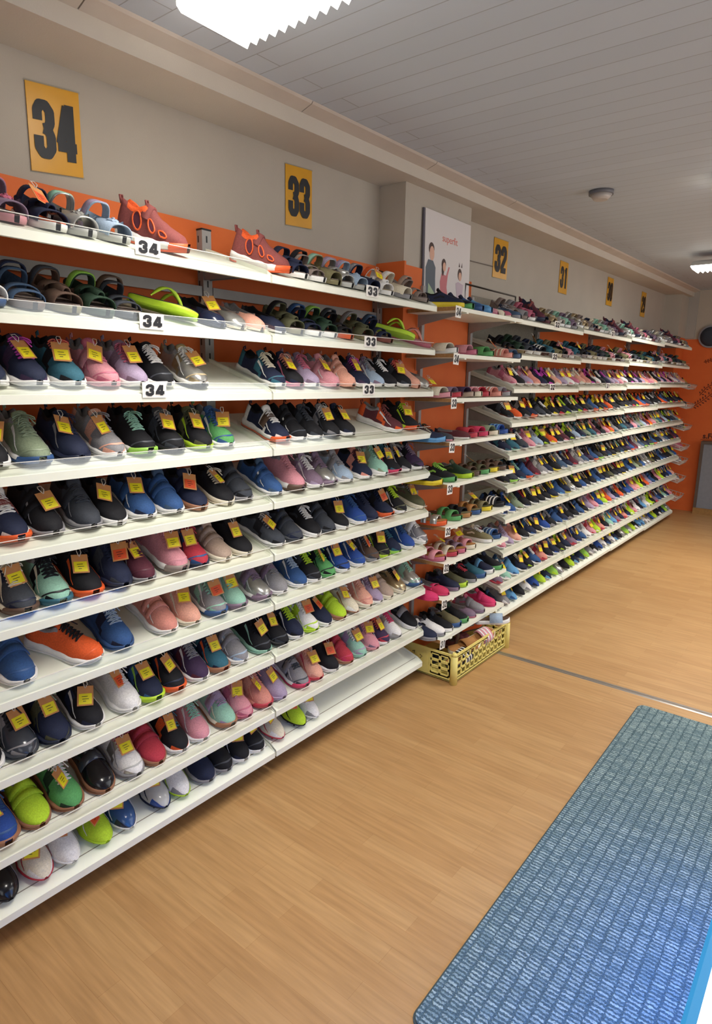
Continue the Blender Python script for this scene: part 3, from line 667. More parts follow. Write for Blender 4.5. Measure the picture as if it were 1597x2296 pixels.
def make_shoe(spec, place, loc, rot, lite=False, sc=1.0, group=None):
    """spec: kind main accent sole closure tag extras"""
    f = spec.split(); kind, main, acc, sole, clo, tg = f[:6]; ex = dict(e.split('=') for e in f[6:])
    nm, kw, cat = KW[kind]
    d = wd(main)+' '+kw
    if clo[0] == 'L': d += ', %s laces' % wd(clo[1:])
    elif clo[0] in 'SD': d += ', %s strap%s' % (wd(clo[1:]), 's' if clo[0] == 'D' else '')
    if len(d.split()) < 6 and kind in ('slide', 'san', 'flip', 'ballet') : d += ', %s sole' % wd(sole)
    lab = d+', '+place
    lab = ' '.join(lab.split()[:16])
    o = thing(nm, lab, cat, loc, rot, group); o.scale = (sc, sc, sc)
    ft = 'g' if ex.get('m') else 'f'
    if kind in ('run', 'skate', 'foot', 'ballet', 'high'):
        sp = SPEC[kind]; L = sp['L']
        link('upper', gm('u'+kind, lambda: build_upper(kind)), [fab(main, ft), fab(acc, ft), fab(ex.get('in', 'black' if main in ('navy', 'black', 'blue', 'charcoal', 'royal', 'teal') else 'grey'))], o)
        link('midsole', gm('s'+kind, lambda: build_sole(kind, 'midsole')), fab(sole, 'r'), o)
        if not lite: link('outsole', gm('o'+kind, lambda: build_sole(kind, 'outsole')), fab(ex.get('o', ex.get('g', sole)), 'r'), o)
        if 'g' in ex: link('toe_bumper', gm('g'+kind, lambda: build_toeguard(kind)), fab(ex['g'], 'r'), o)
        if kind != 'ballet': link('tongue', gm('t'+kind, lambda: build_tongue(kind)), fab(acc, ft), o)
        if kind in ('run', 'high') and not lite: link('pull_tab', gm('p'+kind, lambda: build_tab(kind)), fab(main, ft), o)
        if not lite and kind in ('run', 'high', 'foot'):
            mk_ = ex.get('k') or (sole if sole != main else acc)
            if mk_ == main: mk_ = 'grey' if main in ('black', 'navy', 'charcoal') else 'white'
            if rmark.random() < (.62 if kind != 'foot' else .9): 
                for sd in (0, 1): link('side_mark', gm('k%s%d' % (kind, sd), lambda: build_mark(kind, sd)), fab(mk_), o)
            if rmark.random() < .5 and kind != 'foot': link('toe_seam', gm('q'+kind, lambda: build_toeline(kind)), fab(acc if acc != main else ('charcoal' if main in ('black', 'navy') else main), 'r'), o)
        if clo[0] == 'L': link('laces', gm('l%s%d' % (kind, not lite), lambda: build_laces(kind, not lite)), fab(clo[1:]), o)
        if clo[0] == 'D': link('straps', gm('d'+kind, lambda: build_straps(kind, 2)), fab(clo[1:], ft), o)
        if clo[0] == 'S': link('strap', gm('e'+kind, lambda: build_straps(kind, 1)), fab(clo[1:], ft), o)
        if clo[0] == 'S' and kind in ('run', 'high') and not lite: link('laces', gm('l%s0' % kind, lambda: build_laces(kind, False)), fab(acc), o)
        if tg != '-': add_tag(o, L, interp(.66, sp['H']), tg, lite)
    elif kind == 'san':
        v = int(ex.get('v', 0))
        link('sole', gm('ssan', lambda: slab(.205, 0, .017, spring=.006).mesh('sandal_sole')), fab(sole, 'r'), o)
        link('footbed', gm('fsan', lambda: slab(.201, .0172, .0195, grow=.93, spring=.006).mesh('footbed')), fab(ex.get('in', 'taupe')), o)
        link('straps', gm('bsan%d' % v, lambda: sandal_straps(v)), fab(main, ft), o)
        if acc != main and not lite:
            link('ankle_strap', gm('asan', lambda: (lambda mb: (arch(mb, .205, .040, .064, .0325, .0335, .084, lean=.018, flat=.6), mb)[1])(MB()).mesh('ankle_strap')), fab(acc, ft), o)
        if clo[0] == 'F': link('flower', gm('flower', rosette), fab(clo[1:], 'f'), o)
        if tg != '-': add_tag(o, .20, .052, tg, lite)
    elif kind == 'slide':
        link('sole', gm('ssl', lambda: slab(.205, 0, .022, grow=1.06, spring=.008).mesh('slide_sole')), fab(sole, 'r'), o)
        link('footbed', gm('fsl', lambda: slab(.201, .0222, .0245, grow=.96, spring=.008).mesh('slide_footbed')), fab(acc), o)
        def bandm():
            mb = MB(); arch(mb, .205, .090, .165, .043, .041, .050, base=.012, th=.0035); return mb.mesh('band')
        def band2m():
            mb = MB(); arch(mb, .205, .078, .108, .041, .043, .056, base=.012, th=.0035); arch(mb, .205, .128, .164, .0425, .040, .047, base=.012, th=.0035); return mb.mesh('bands')
        if ex.get('v') == '2': link('bands', gm('bsl2', band2m), fab(main, ft), o)
        else: link('band', gm('bsl', bandm), fab(main, ft), o)
        def strm():
            mb = MB()
            for x in (.100, .122, .144): arch(mb, .205, x, x+.010, .0435+(x-.1)*-.02, .0435+(x-.1)*-.02, .0512, base=.014, th=.0036)
            return mb.mesh('stripes')
        if clo[0] == 'T': link('stripes', gm('tsl', strm), fab(clo[1:]), o)
        if tg != '-': add_tag(o, .14, .062, tg, lite)
    elif kind == 'flip':
        link('sole', gm('sfl', lambda: slab(.205, 0, .016, grow=1.05).mesh('flip_sole')), fab(sole, 'r'), o)
        link('footbed', gm('ffl', lambda: slab(.203, .0162, .0185, grow=1.0).mesh('flip_footbed')), fab(acc), o)
        def yst():
            mb = MB()
            for sg in (1, -1):
                rows = []
                for q in range(11):
                    u = q/10; p = Vector((.158-.085*u, sg*.037*u**.8, .019+.042*math.sin(PI*min(1, u*.95)))); w_ = .004+.010*math.sin(PI*u)
                    rows.append([p+Vector((w_*.5, 0, 0)), p+Vector((0, 0, .003)), p+Vector((-w_, sg*w_*.3, 0)), p+Vector((0, 0, -.003))])
                mb.grid(rows, close=True)
            mb.cyl((.158, 0, .016), .004, .008, 0, 8); return mb.mesh('thong')
        link('thong', gm('yst', yst), fab(main, 'r'), o)
    elif kind == 'trek':
        sp = SPEC['high']; L = sp['L']
        link('upper', gm('uhigh', lambda: build_upper('high')), [fab(main), fab(main), fab(acc)], o)
        link('midsole', gm('shigh', lambda: build_sole('high', 'midsole')), fab(sole, 'r'), o)
        link('outsole', gm('ohigh', lambda: build_sole('high', 'outsole')), fab(acc, 'r'), o); link('toe_bumper', gm('ghigh', lambda: build_toeguard('high')), fab(acc, 'r'), o)
        for a, b, h in ((.28, .36, 1), (.50, .57, .75), (.68, .75, .6)):
            for sg in (0, 1):
                ring = MB(); fill = MB(); pts = []
                for q in range(16):
                    an = 2*PI*q/16; t = (a+b)/2+(b-a)*.75*math.cos(an)-.03*math.sin(an); th = .62*h+.30*h*math.sin(an)
                    if t < .42:
                        H = interp(t, sp['H']); bz = interp(t, sp['sole']); u = (.5+.36*math.sin(an)); w_ = width(t); y = w_+(w_*.7-w_)*u**1.6+.002
                        p = Vector((t*L, -y, bz+(H-bz)*u))
                    else: p = surf(sp, t, th, .002)
                    if sg: p = Vector((p.x, -p.y, p.z))
                    pts.append(p)
                ring.tube(pts, .0026, 0, 5, True); cen = sum(pts, Vector())/16; n = len(fill.v); fill.v += [tuple(p) for p in pts]+[tuple(cen+Vector((0, .002 if sg else -.002, 0)))]
                for q in range(16): fill.face([n+q, n+(q+1) % 16, n+16], 0, True)
                r1 = obj('cutout_trim', ring, fab(acc, 'r'), o); obj('cutout', fill, fab('burgundy'), r1)
        mb = MB(); rows = []
        for t, of in ((.36, .001), (.365, .006), (.47, .006), (.475, .001)): rows.append([surf(sp, max(t, .425), .55+(PI-1.1)*q/12, of)+Vector(((t-max(t, .425))*L, 0, 0)) for q in range(13)])
        mb.grid(rows); obj('strap', mb, fab('rust'), o)
        mb = MB()
        for x, z in ((.0, .104), (.078, .108)): mb.tube([(x+.004, -.006, z-.012), (x-.004, -.005, z+.008), (x-.004, .005, z+.008), (x+.004, .006, z-.012)], .0035, 0, 6)
        obj('pull_tab', mb, fab(main), o)
    return o
def place_row(items, where, xt, zt, slope, L=.212, lite=False, sc=1.0, group=None, rowtxt=''):
    """items: (toe y, spec) ordered from left to right; toes at x = xt, z = zt on a plane falling forward by slope"""
    for i, (y, spec) in enumerate(items):
        f = dict(e.split('=') for e in spec.split()[6:]); yaw = math.radians(float(f.get('yaw', 0)))+random.uniform(-.05, .05)
        x_t = xt+float(f.get('dx', 0)); s_ = sc*float(f.get('s', 1)); Ls = L*s_
        hx, hy = x_t-Ls*math.cos(yaw), y-Ls*math.sin(yaw)
        hz = zt+(xt-hx)*math.tan(slope)+float(f.get('dz', 0))
        R = Matrix.Rotation(slope, 3, 'Y') @ Matrix.Rotation(yaw, 3, 'Z')
        if 'roll' in f: R = R @ Matrix.Rotation(math.radians(float(f['roll'])), 3, 'X')
        o = make_shoe(spec, '%s from left, %s' % (ORD[i] if i < 14 else 'last', where), (hx, hy, hz), R.to_euler(), lite, s_, group)
XT = -.014
def bay_row(bay, r, items, lite=False, sc=1.0):
    z = shelf_z(bay, r)+.022-XT*math.tan(SLOPE)+.001
    nm = BW[bay]
    place_row(items, '%s, %s' % (row_words(r), nm), XT, z, SLOPE-.0, lite=lite, sc=sc, group='shoes on the %s, %s' % (row_words(r), nm))

NEAR = {
    'A1': [
        (0.760, 'san mauve rose pink Frose - v=1 in=taupe'),
        (0.858, 'san navy navy white - o in=orange'),
        (0.942, 'san silver mint silver Fsilver - v=1 in=grey'),
        (1.038, 'san paleblue lilac silver Fpaleblue - v=1 in=grey'),
        (1.234, 'trek rust orange white - - yaw=28'),
    ],
    'A2': [
        (0.698, 'san white blue blue - - v=1'),
        (0.786, 'san denim navy brown - - v=2 in=taupe'),
        (0.885, 'san brown charcoal khaki - -'),
        (0.977, 'san darkgreen neon darkgreen - -'),
        (1.059, 'san charcoal brown charcoal - - v=2'),
        (1.275, 'flip lime charcoal lime - - yaw=40 dz=.02 roll=-25'),
        (1.364, 'ballet navy denim navy - y m=1'),
        (1.449, 'ballet silver cream cream - -'),
        (1.535, 'ballet peach salmon cream - -'),
    ],
    'A3': [
        (0.676, 'run navy charcoal white Lwhite -'),
        (0.777, 'run navy purple white Lmagenta y'),
        (0.876, 'run teal black white Lcoral y'),
        (0.977, 'run pink rose pink Spink y o=pink'),
        (1.066, 'run lilac mauve white Lrose y'),
        (1.154, 'run black black white Lwhite -'),
        (1.278, 'run silver gold white Lwhite y o=black'),
    ],
    'A4': [
        (0.665, 'run black black white Lblack y'),
        (0.768, 'run sage sage white Lsage - g=blue'),
        (0.872, 'run navy navy navy Lnavy y'),
        (0.982, 'run grey peach white Lgrey y'),
        (1.079, 'run black black white Lmint - g=neon'),
        (1.182, 'run black charcoal black Lgrey y'),
        (1.289, 'run black olive lime Lolive y'),
        (1.381, 'run green blue white Lblue y'),
    ],
    'A5': [
        (0.699, 'run navy white white Srust - g=orange'),
        (0.788, 'run black black grey Dblack y'),
        (0.893, 'run charcoal charcoal grey Scharcoal -'),
        (0.974, 'skate black black white - y'),
        (1.069, 'run blue navy white Sblue y'),
        (1.170, 'run blue denim white Dblue -'),
        (1.266, 'skate navy navy gum Snavy o'),
        (1.376, 'skate black black cream Lcream y'),
        (1.457, 'run charcoal black grey Dcharcoal -'),
    ],
    'A6': [
        (0.699, 'run charcoal navy cream Lcream y g=brown'),
        (0.791, 'run mint black cream Lblack - g=teal'),
        (0.884, 'run black black orange Lblack y g=orange'),
        (0.978, 'high navy charcoal navy Lnavy o'),
        (1.058, 'run burgundy burgundy grey Lburgundy y'),
        (1.179, 'high pink pink white Lpink y g=taupe'),
        (1.259, 'run red blue navy Lred y'),
        (1.361, 'skate beige beige cream Dbeige -'),
        (1.457, 'skate black black cream - y'),
    ],
    'A7': [
        (0.681, 'run blue blue white Dblue -'),
        (0.890, 'run orange orange white Lblack - yaw=32'),
        (0.970, 'run blue navy blue Lpaleblue -'),
        (1.131, 'run salmon salmon white Dsalmon -'),
        (1.223, 'run peach peach cream Lpeach y'),
        (1.328, 'run grey mint white Lmint o g=blue'),
        (1.419, 'run mint mint white Lmint y g=mauve'),
        (1.539, 'run silver mauve white Smauve - g=mauve'),
    ],
    'A8': [
        (0.580, 'run black white white Lwhite -'),
        (0.670, 'run charcoal grey charcoal Lblack y m=1'),
        (0.759, 'run navy olive navy Lsage y'),
        (0.864, 'run black navy white Lblack y'),
        (0.983, 'run white white white Lwhite o'),
        (1.066, 'run navy blue neon Ldarkgreen y g=lime'),
        (1.148, 'run black navy orange Lblack y g=orange'),
        (1.246, 'run purple burgundy white Lgrey -'),
        (1.334, 'run teal navy orange Lnavy y g=gum'),
        (1.425, 'run grey paleblue white Dgrey -'),
        (1.539, 'run black black mint Lblack y'),
    ],
    'A9': [
        (0.597, 'run royal blue gum Lblue y g=gum'),
        (0.689, 'skate lime lime gum Dlime -'),
        (0.784, 'run green darkgreen gum Lwhite y'),
        (0.883, 'skate black charcoal gum Scharcoal - m=1'),
        (0.984, 'run white silver grey Lrose y'),
        (1.067, 'skate red red gum Dred -'),
        (1.154, 'run black orange white Lteal y'),
        (1.240, 'run pink pink white Lmint -'),
        (1.359, 'run mint lilac cream Slilac - g=gum'),
        (1.440, 'run pink rose rose Lpink y'),
        (1.538, 'run salmon peach salmon Lsalmon y g=red'),
    ],
    'A10': [
        (0.589, 'foot black black black - - m=1'),
        (0.683, 'foot cream white red Lcream y'),
        (0.764, 'foot white white white - o'),
        (0.868, 'foot lime lime lime Llime o'),
        (0.949, 'foot blue navy white Lyellow y m=1'),
        (1.075, 'foot silver royal navy Lsilver y m=1'),
        (1.155, 'foot white grey lime Lwhite -'),
        (1.258, 'run navy navy grey Llime -'),
        (1.339, 'run black black grey Llime -'),
        (1.419, 'run black navy white Lblack y'),
        (1.499, 'run black black white Lblack y'),
    ],
    'B1': [
        (1.656, 'trek rust orange white - - yaw=22'),
        (1.749, 'san navy navy white - -'),
        (1.847, 'san taupe black white - - v=2'),
        (1.932, 'san khaki mint khaki - - v=1'),
        (2.012, 'san silver lilac silver - -'),
        (2.092, 'san paleblue lilac silver Fpaleblue - v=1'),
        (2.175, 'san navy grey white - - v=1'),
        (2.274, 'san white orange white - y in=gold'),
        (2.413, 'san cream white grey - - v=1'),
        (2.553, 'san taupe beige taupe - - v=2'),
    ],
    'B2': [
        (1.635, 'ballet navy charcoal white - -'),
        (1.727, 'san olive black khaki - -'),
        (1.824, 'san navy blue white - - v=2'),
        (1.912, 'san darkgreen neon white - -'),
        (2.011, 'san black charcoal orange - - v=2'),
        (2.143, 'san olive grey khaki - -'),
        (2.281, 'san navy denim rust - - v=2'),
        (2.460, 'flip lime charcoal lime - - yaw=38 dz=.03 roll=-25'),
        (2.599, 'flip salmon pink rose - - yaw=25'),
    ],
    'B3': [
        (1.623, 'run navy teal white Lcream -'),
        (1.715, 'run black navy rose Lsalmon y'),
        (1.801, 'run lilac mauve white Lrose -'),
        (1.918, 'run pink pink pink Spink y'),
        (2.016, 'run peach peach peach Dpeach -'),
        (2.111, 'run navy purple white Lmagenta y'),
        (2.214, 'run paleblue mauve white Lgrey -'),
        (2.307, 'run black black white Lwhite -'),
        (2.416, 'run black charcoal white Lcoral y'),
        (2.501, 'skate peach salmon peach - -'),
        (2.590, 'ballet silver pink silver - -'),
    ],
    'B4': [
        (1.640, 'run navy white white Sbrown - g=orange'),
        (1.733, 'run black black white Dblack -'),
        (1.823, 'run black charcoal white Lcharcoal -'),
        (1.922, 'run black grey charcoal Lwhite y'),
        (2.022, 'run black navy white Lblack y'),
        (2.369, 'run maroon orange white Lrust - yaw=25'),
        (2.488, 'run black black lime Llime y g=orange'),
    ],
    'B5': [
        (1.604, 'run blue denim white Dblue -'),
        (1.721, 'high pink pink white Lpink - g=brown'),
        (1.825, 'run mauve lilac white Lwhite -'),
        (1.904, 'run silver mauve white Smauve - g=mauve'),
        (2.012, 'run paleblue grey white Sgrey -'),
        (2.141, 'run navy salmon white Lmaroon y'),
        (2.255, 'high mint sage white Lmint y'),
        (2.353, 'run black teal raspberry Lteal y g=raspberry'),
        (2.444, 'run black grey white Lgrey y'),
        (2.548, 'run purple black white Lmauve -'),
    ],
    'B6': [
        (1.619, 'run charcoal black white Lgrey y yaw=10'),
        (1.711, 'run charcoal navy charcoal Dcharcoal -'),
        (1.817, 'skate black charcoal white Lwhite -'),
        (1.901, 'run charcoal black charcoal Dcharcoal -'),
        (1.996, 'skate black black white - y'),
        (2.110, 'run royal blue white Lblue -'),
        (2.190, 'run navy navy navy Lnavy -'),
        (2.306, 'run navy black orange Lnavy o g=orange'),
        (2.415, 'run black olive white Llime -'),
        (2.582, 'skate olive brown cream Lgrey y'),
    ],
    'B7': [
        (1.625, 'run grey grey white Smauve -'),
        (1.734, 'run blue denim white Lpaleblue -'),
        (1.816, 'run black charcoal white Llime -'),
        (1.905, 'run green black green Lneon y'),
        (2.001, 'run royal navy white Lroyal y'),
        (2.106, 'run royal blue white Lgrey y'),
        (2.208, 'run brown charcoal grey Lgrey o'),
        (2.291, 'run black olive lime Lblack y'),
        (2.381, 'run navy teal neon Lteal -'),
        (2.495, 'run royal blue white Lblue -'),
        (2.608, 'high grey white white Swhite -'),
    ],
    'B8': [
        (1.629, 'run black charcoal black Lblack y'),
        (1.714, 'run navy black white Llime -'),
        (1.804, 'run white lime lime Lwhite o'),
        (1.891, 'skate navy charcoal white - o'),
        (1.988, 'skate lime lime gum Dlime -'),
        (2.069, 'foot cream white gum Lwhite y'),
        (2.165, 'high peach salmon cream Lpeach -'),
        (2.245, 'run lilac mauve white Llilac y'),
        (2.334, 'skate beige taupe cream Dbeige -'),
        (2.439, 'skate gold olive cream Lblack y'),
        (2.562, 'run silver mint white Lmint - g=blue'),
    ],
    'B9': [
        (1.618, 'run lilac lilac lilac Llilac y'),
        (1.744, 'run grey charcoal white Sgrey - g=raspberry'),
        (1.831, 'run peach salmon red Lpeach y'),
        (1.936, 'run black black white - o'),
        (2.034, 'run red raspberry gum Dred -'),
        (2.128, 'run mint lilac mint Lwhite y'),
        (2.223, 'run pink mauve pink Lpink y'),
        (2.308, 'run purple red white Lcoral y'),
        (2.405, 'run white silver grey Lhotpink -'),
        (2.556, 'skate black charcoal white Sgrey -'),
    ],
    'B10': [
        (1.609, 'foot cream white red Lcream y'),
        (1.732, 'foot lime lime black Llime o'),
        (1.812, 'foot white grey white Lwhite y'),
    ],
    'P1': [
        (2.752, 'skate navy black yellow - - yaw=40'),
        (2.833, 'skate black navy green - - g=green'),
        (2.935, 'skate blue navy blue - - g=blue'),
        (3.029, 'skate sky navy sky - - g=sky'),
        (3.109, 'ballet pink rose rose - -'),
        (3.188, 'ballet cream mauve cream - -'),
        (3.268, 'ballet rose pink cream - -'),
        (3.380, 'skate denim navy grey Lgrey -'),
    ],
    'P2': [
        (2.712, 'slide cream brown white - -'),
        (2.908, 'slide pink brown rose - -'),
        (3.085, 'slide green olive green - -'),
        (3.316, 'slide salmon salmon salmon Tcream o'),
        (3.421, 'slide denim navy denim - -'),
    ],
    'P3': [
        (2.673, 'slide cream brown pink - y'),
        (2.776, 'slide mauve taupe red - -'),
        (2.901, 'slide purple taupe beige - -'),
        (2.981, 'slide pink cream cream - -'),
        (3.066, 'slide red red red Twhite -'),
        (3.208, 'slide salmon salmon salmon Twhite -'),
        (3.320, 'slide grey rose grey - -'),
    ],
    'P4': [
        (2.634, 'skate navy denim sky Lblack - yaw=18 g=sky'),
        (2.714, 'ballet charcoal black pink - -'),
        (2.881, 'ballet maroon navy white - -'),
        (2.968, 'slide red rose red - -'),
        (3.083, 'slide raspberry pink raspberry - -'),
        (3.200, 'slide sage olive cream - -'),
        (3.323, 'slide royal blue royal Tsky -'),
    ],
    'P5': [
        (2.623, 'skate black charcoal yellow - - yaw=15 g=yellow'),
        (2.748, 'skate black neon green Lneon - g=green'),
        (2.924, 'skate darkgreen olive lime - - g=lime'),
        (3.012, 'slide brown khaki brown - - v=2'),
        (3.121, 'slide olive brown green - y v=2'),
        (3.223, 'slide brown khaki yellow - - v=2'),
        (3.331, 'slide brown charcoal brown - - v=2'),
    ],
    'P6': [
        (2.693, 'slide silver tan orange - - yaw=15 v=2'),
        (2.838, 'slide green brown green - - v=2'),
        (2.938, 'slide black khaki tan - - v=2'),
        (3.049, 'slide tan khaki blue - - v=2'),
        (3.176, 'slide khaki olive yellow - y v=2'),
        (3.339, 'slide black black black Twhite -'),
    ],
    'P7': [
        (2.693, 'slide pink tan rose - - v=2'),
        (2.815, 'slide cream tan red - y v=2'),
        (2.900, 'slide mauve tan rose - - v=2'),
        (3.010, 'slide pink tan cream - y v=2'),
        (3.201, 'skate khaki cream white Lwhite -'),
        (3.314, 'slide blue navy blue Tpaleblue -'),
    ],
    'P8': [
        (2.644, 'ballet hotpink raspberry hotpink Shotpink - yaw=10'),
        (2.742, 'ballet raspberry hotpink hotpink Shotpink -'),
        (2.845, 'skate navy charcoal mauve - -'),
        (2.925, 'skate olive darkgreen lime - - g=lime'),
        (3.032, 'skate black charcoal grey Lred -'),
        (3.138, 'skate teal black blue - - g=blue'),
        (3.238, 'skate navy black white Ssky - g=white'),
        (3.348, 'skate black navy green - - g=green'),
    ],
    'P9': [
        (2.637, 'skate navy white grey - -'),
        (2.717, 'skate white black grey - -'),
        (2.797, 'skate black charcoal white - -'),
        (2.877, 'skate khaki black blue - - g=blue'),
        (2.957, 'skate black darkgreen green - - g=green'),
        (3.057, 'ballet mauve burgundy rose - -'),
        (3.154, 'skate grey rose mauve Sgrey -'),
        (3.296, 'skate hotpink raspberry hotpink Shotpink -'),
    ],
}


for key, items in NEAR.items():
    if key[0] == 'P': continue
    bay_row(key[0], int(key[1:])-1, items, sc=1.035 if key[0] == 'A' else 1.015)
for i in range(9):
    place_row(NEAR['P%d' % (i+1)], 'on the %s pillar shelf' % ('lowest' if i == 8 else ORD[i]), .052, PZ[i]+.019, 0, sc=.97, group='shoes on the %s pillar shelf' % ('lowest' if i == 8 else ORD[i]))
# far bays: row mixes as seen from left to right
FAR = {
 1: 'san taupe silver grey - -|san grey khaki taupe - - v=1|san rose red white - -|trek burgundy navy grey - -|san navy rust maroon - - v=2|san gold taupe cream Fsilver -|san silver pink white Fsilver - v=1|san mint grey white - -|san mauve maroon grey - -|san cream beige white - - v=2|san silver gold white Fgold -',
 2: 'san black green grey - - v=2|san darkgreen neon khaki - -|san charcoal black white - -|san navy grey white - - v=2|slide black charcoal black Twhite y|san teal black grey - -|san khaki brown cream - - v=1|san black lime grey - y|san pink cream white - -',
 3: 'run pink rose white Lpink y|run black black white Lwhite -|run lilac pink white Lrose y|run salmon peach white Ssalmon -|run navy purple white Lmagenta -|run black magenta white Lmagenta y|run peach cream white Lcream -|run lilac mauve white Llilac y|run white pink silver Lcoral y|skate rose pink white Lwhite -',
 4: 'run black charcoal white Lwhite y|run orange orange white Lblack - o=orange|run black grey black Lgrey y|run navy orange white Lorange y g=orange|run charcoal black white Dblack -|skate black black white Lwhite -|run black yellow white Lyellow y|run black red red Lblack y|run navy lime lime Llime -|run blue orange white Sblue - g=orange',
 5: 'run navy teal white Lwhite y|run teal charcoal mint Lmint y|run charcoal navy grey Lwhite -|run pink rose white Lpink y|run paleblue grey white Lgrey -|run black lime black Llime y|run orange yellow white Lblack y|run black charcoal white Lgrey y|run burgundy pink white Lpink -|run grey teal teal Sgrey -|run sage darkgreen cream Lcream y',
 6: 'run black olive white Lgrey y|run charcoal black black Lcharcoal y g=neon|run navy teal white Lmint -|run blue navy orange Sblue - g=orange|run burgundy red grey Sburgundy -|run grey white white Lwhite y|skate navy blue white Lwhite y|run black black yellow Lwhite y|run denim grey white Lwhite -|run purple black white Lgrey y',
 7: 'run navy blue white Lwhite y|run blue royal white Lblue y|run sage khaki white Lsage -|run black navy white Lred y|run black charcoal white Lwhite y|run black black white Llime y|skate black black white Lwhite y|run navy black yellow Lyellow y|run blue sky white Sblue -|run olive black cream Lolive y|run silver grey white Lwhite -',
 8: 'run pink rose white Lpink y|run lilac mauve white Llilac -|run peach salmon white Lpeach y|run black charcoal white Lblack y|run navy blue white Lwhite y|skate black black cream Lwhite y|run royal blue white Lroyal y|run black grey grey Lgrey -|run blue navy white Dblue -|run orange red white Lorange -|run lime neon white Llime y',
 9: 'run mauve red red Smauve y|run mint white white Lmint y|run sky blue white Ssky -|run navy black white Lwhite y|run black lime black Llime y|run blue navy white Lwhite -|run salmon red red Lwhite y|run black purple white Lpink y|run navy royal white Lwhite y|run white grey white Lwhite -|run lime white lime Llime -|run pink red white Lpink y',
 10: 'foot navy blue white Lnavy -|foot grey white gum Lwhite y|foot sky blue sky Lsky y|foot black black black Lblack -|foot white grey white Lwhite y|foot royal navy royal Lroyal -|foot lime lime lime Llime y|foot navy sky white Llime -|foot neon lime neon Lneon -|foot black white white Lwhite -|foot silver grey grey Lwhite -'}
count = 0; stuff = []
rnd = random.Random(21)
for bay in 'CDEF':
    ya, yb_, nm, _ = BAYS[bay]
    for r in range(10):
        mix = FAR[r+1].split('|'); n = 9 if bay == 'C' else 10; W = yb_-ya
        off = {'C': 0, 'D': 3, 'E': 6, 'F': 8}[bay]
        seq = [mix[(i+off) % len(mix)] for i in range(n)]
        if bay != 'C': rnd.shuffle(seq)
        items = [(ya+.055+(W-.11)*i/(n-1)+rnd.uniform(-.008, .008), s_) for i, s_ in enumerate(seq)]
        if bay in 'CD' or r < 3 and not (bay == 'F' and r == 2):
            bay_row(bay, r, items, lite=True, sc=.95)
        else: stuff.append((bay, r, items))
# the remaining small shoes far down the wall: one object
before = set(bpy.data.objects)
for bay, r, items in stuff: bay_row(bay, r, items, lite=True, sc=.95)
tmp = [o for o in bpy.data.objects if o not in before]
bpy.context.view_layer.update()
verts = []; faces = []; mi = []; mats = []; smooth = []
for o in tmp:
    if o.type != 'MESH': continue
    n = len(verts); mw = o.matrix_world; verts += [tuple(mw @ v.co) for v in o.data.vertices]
    mp = []
    for s_ in o.material_slots:
        if s_.material not in mats: mats.append(s_.material)
        mp.append(mats.index(s_.material))
    for p in o.data.polygons: faces.append([n+i for i in p.vertices]); mi.append(mp[p.material_index]); smooth.append(p.use_smooth)
for o in tmp: bpy.data.objects.remove(o)
me = bpy.data.meshes.new('distant_shoes'); me.from_pydata(verts, [], faces)
for m in mats: me.materials.append(m)
me.polygons.foreach_set('material_index', mi); me.polygons.foreach_set('use_smooth', smooth); me.update()
ds = bpy.data.objects.new('running_shoes', me); COL.objects.link(ds)
tag(ds, 'rows of small trainers crowding the shelves of the two farthest bays', 'shoes', kind='stuff')

# wire baskets at the far end, each with a few shoes
for i, z in enumerate((1.45, 1.235, .99, .76, .60, .39, .18)):
    t = thing('wire_basket', 'white wire basket at the far end of the wall, %s' % (ORD[i]+' from the top' if i else 'topmost'), 'basket', (0, 8.0, z), group='white wire baskets at the far end')
    rim = MB(); rim.tube([(.02, 0, .045), (.02, .34, .045), (-.28, .34, .11), (-.28, 0, .11)], .0045, 0, 6, True); obj('rim', rim, M_WIRE, t)
    wr = MB(); wr.tube([(.0, .01, .0), (.0, .33, .0), (-.27, .33, .07), (-.27, .01, .07)], .0035, 0, 5, True)
    for k in range(11):
        y = .012+.0316*k; wr.tube([(.02, y, .045), (.0, y, 0), (-.27, y, .07), (-.28, y, .11)], .0018, 0, 4)
    for k in range(6):
        x = -.02-.045*k; zz = -x*.26; wr.tube([(x, 0, zz+.045), (x, .01, zz), (x, .33, zz), (x, .34, zz+.045)], .0018, 0, 4)
    obj('wire_bottom', wr, M_WIRE, t)
    BK = ['skate navy rose white Lwhite -|run gold black white Lyellow -', 'skate navy black white Lwhite -|san charcoal navy white - -', 'skate charcoal grey grey Lwhite -|san olive black lime - -', 'skate pink rose pink Lwhite y|skate rose pink pink Lwhite -', 'skate charcoal grey white Lwhite -|skate grey white white Lwhite -', 'skate rose pink white Lwhite y|skate grey grey white Lgrey -', 'skate grey white mint Lwhite -'][i].split('|')
    for k, s_ in enumerate(BK):
        make_shoe(s_, '%s in the %s far wire basket' % ('right' if k else 'left', ORD[i]), (-.215, 8.1+.13*k, z+.062), (0, .25, random.uniform(-.1, .1)), True, .9, 'shoes in the far wire baskets')

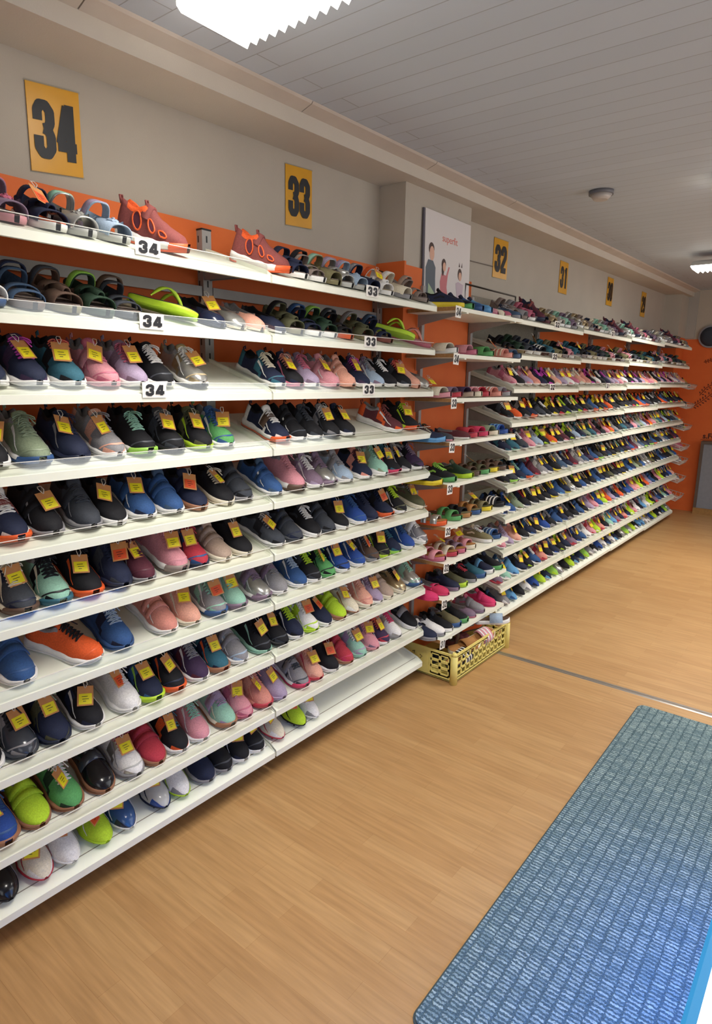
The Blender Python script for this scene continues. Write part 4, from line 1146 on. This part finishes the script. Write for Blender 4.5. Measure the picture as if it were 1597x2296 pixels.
# yellow crate under the pillar rack
t = thing('yellow_crate', 'pale yellow plastic crate of shoes under the pillar rack', 'crate', (.145, 2.66, 0))
W, H, D = .61, .155, .36
def lattice(mb, o, u, n_, th, segs):
    """boxes given as (u0,u1,z0,z1) on a face starting at o along u"""
    for a, b, z0, z1 in segs:
        p0 = Vector(o)+Vector(u)*a; p1 = Vector(o)+Vector(u)*b; q = Vector(n_)*th
        mb.prism([(p0.x, p0.y, z0), (p1.x, p1.y, z0), (p1.x, p1.y, z1), (p0.x, p0.y, z1)], q)
def grid_segs(u0, u1, cols, z0, z1, rows, bar=.009):
    s_ = []
    for i in range(cols+1): x = u0+(u1-u0)*i/cols; s_.append((x-bar/2, x+bar/2, z0, z1))
    for j in range(rows+1): z = z0+(z1-z0)*j/rows; s_.append((u0, u1, z-bar/2, z+bar/2))
    return s_
fr = MB(); lattice(fr, (0, 0, 0), (0, 1, 0), (-1, 0, 0), .006, [(0, W, .01, .028), (0, W, .138, H)]+grid_segs(.03, W-.03, 12, .028, .138, 3)); obj('front_panel', fr, M_CRATE, t)
bk_ = MB(); lattice(bk_, (-D, 0, 0), (0, 1, 0), (1, 0, 0), .006, [(0, W, .01, H)]); obj('back_panel', bk_, M_CRATE, t)
for y, s_ in ((0, 1), (W, -1)):
    e = MB(); lattice(e, (0, y, 0), (-1, 0, 0), (0, s_, 0), .006, [(0, .03, .01, H), (.03, .15, .01, .03), (.03, .15, .136, H), (.15, D, .01, H)]+grid_segs(.03, .14, 2, .03, .136, 3, .013)); obj('end_panel', e, M_CRATE, t)
for x in (-.004, -D+.004):
    for y in (.004, W-.004): obj('corner_post', MB().cyl((x, y, 0), .020, .15, 0, 14, r2=.017).cyl((x, y, .15), .017, .018, 0, 14, r2=.009), M_CRATE, t)
obj('bottom', MB().box((-D, 0, .008), (0, W, .014)), M_CRATE, t)
obj('painted_number', digits('31', .016, .034, .02, .0055, lambda u, v: (.0006, .335+u, .095+v)), simple('faded_ink', '6c6a80', .6), t)
mk = MB(); mk.tube([(-.25, -.0006, .11), (-.235, -.0006, .118), (-.24, -.0006, .104)], .0022, 0, 4); mk.tube([(-.205, -.0006, .105), (-.19, -.0006, .098), (-.20, -.0006, .088)], .0022, 0, 4); obj('scribble', mk, simple('brown_marker', '5c4a28', .7), t)
for s_, pl, loc, rot in (
    ('slide black tan charcoal Twhite -', 'near corner of the yellow crate', (.085, 2.70, .055), (.35, -.15, 1.45)),
    ('slide tan tan cream - -', 'middle of the yellow crate', (.045, 2.78, .10), (.15, -.05, 1.15)),
    ('san maroon brown maroon - -', 'back of the yellow crate', (-.04, 2.88, .075), (.2, 0, 1.35)),
    ('ballet orange brown brown - -', 'behind the pale blue slide in the crate', (-.06, 3.02, .11), (.2, -.1, 1.2)),
    ('slide pink tan cream Twhite -', 'leaning on the crate front rim', (.065, 2.93, .095), (.55, -.2, 1.25)),
    ('slide paleblue brown white - -', 'resting across the far end of the crate', (.02, 3.10, .165), (-.05, -.12, .45)),
    ('san black charcoal black - -', 'lying low at the near end of the crate', (-.08, 2.70, .016), (0, 0, 1.45))):
    make_shoe(s_, pl, loc, rot, False, .95, 'shoes in the yellow crate')
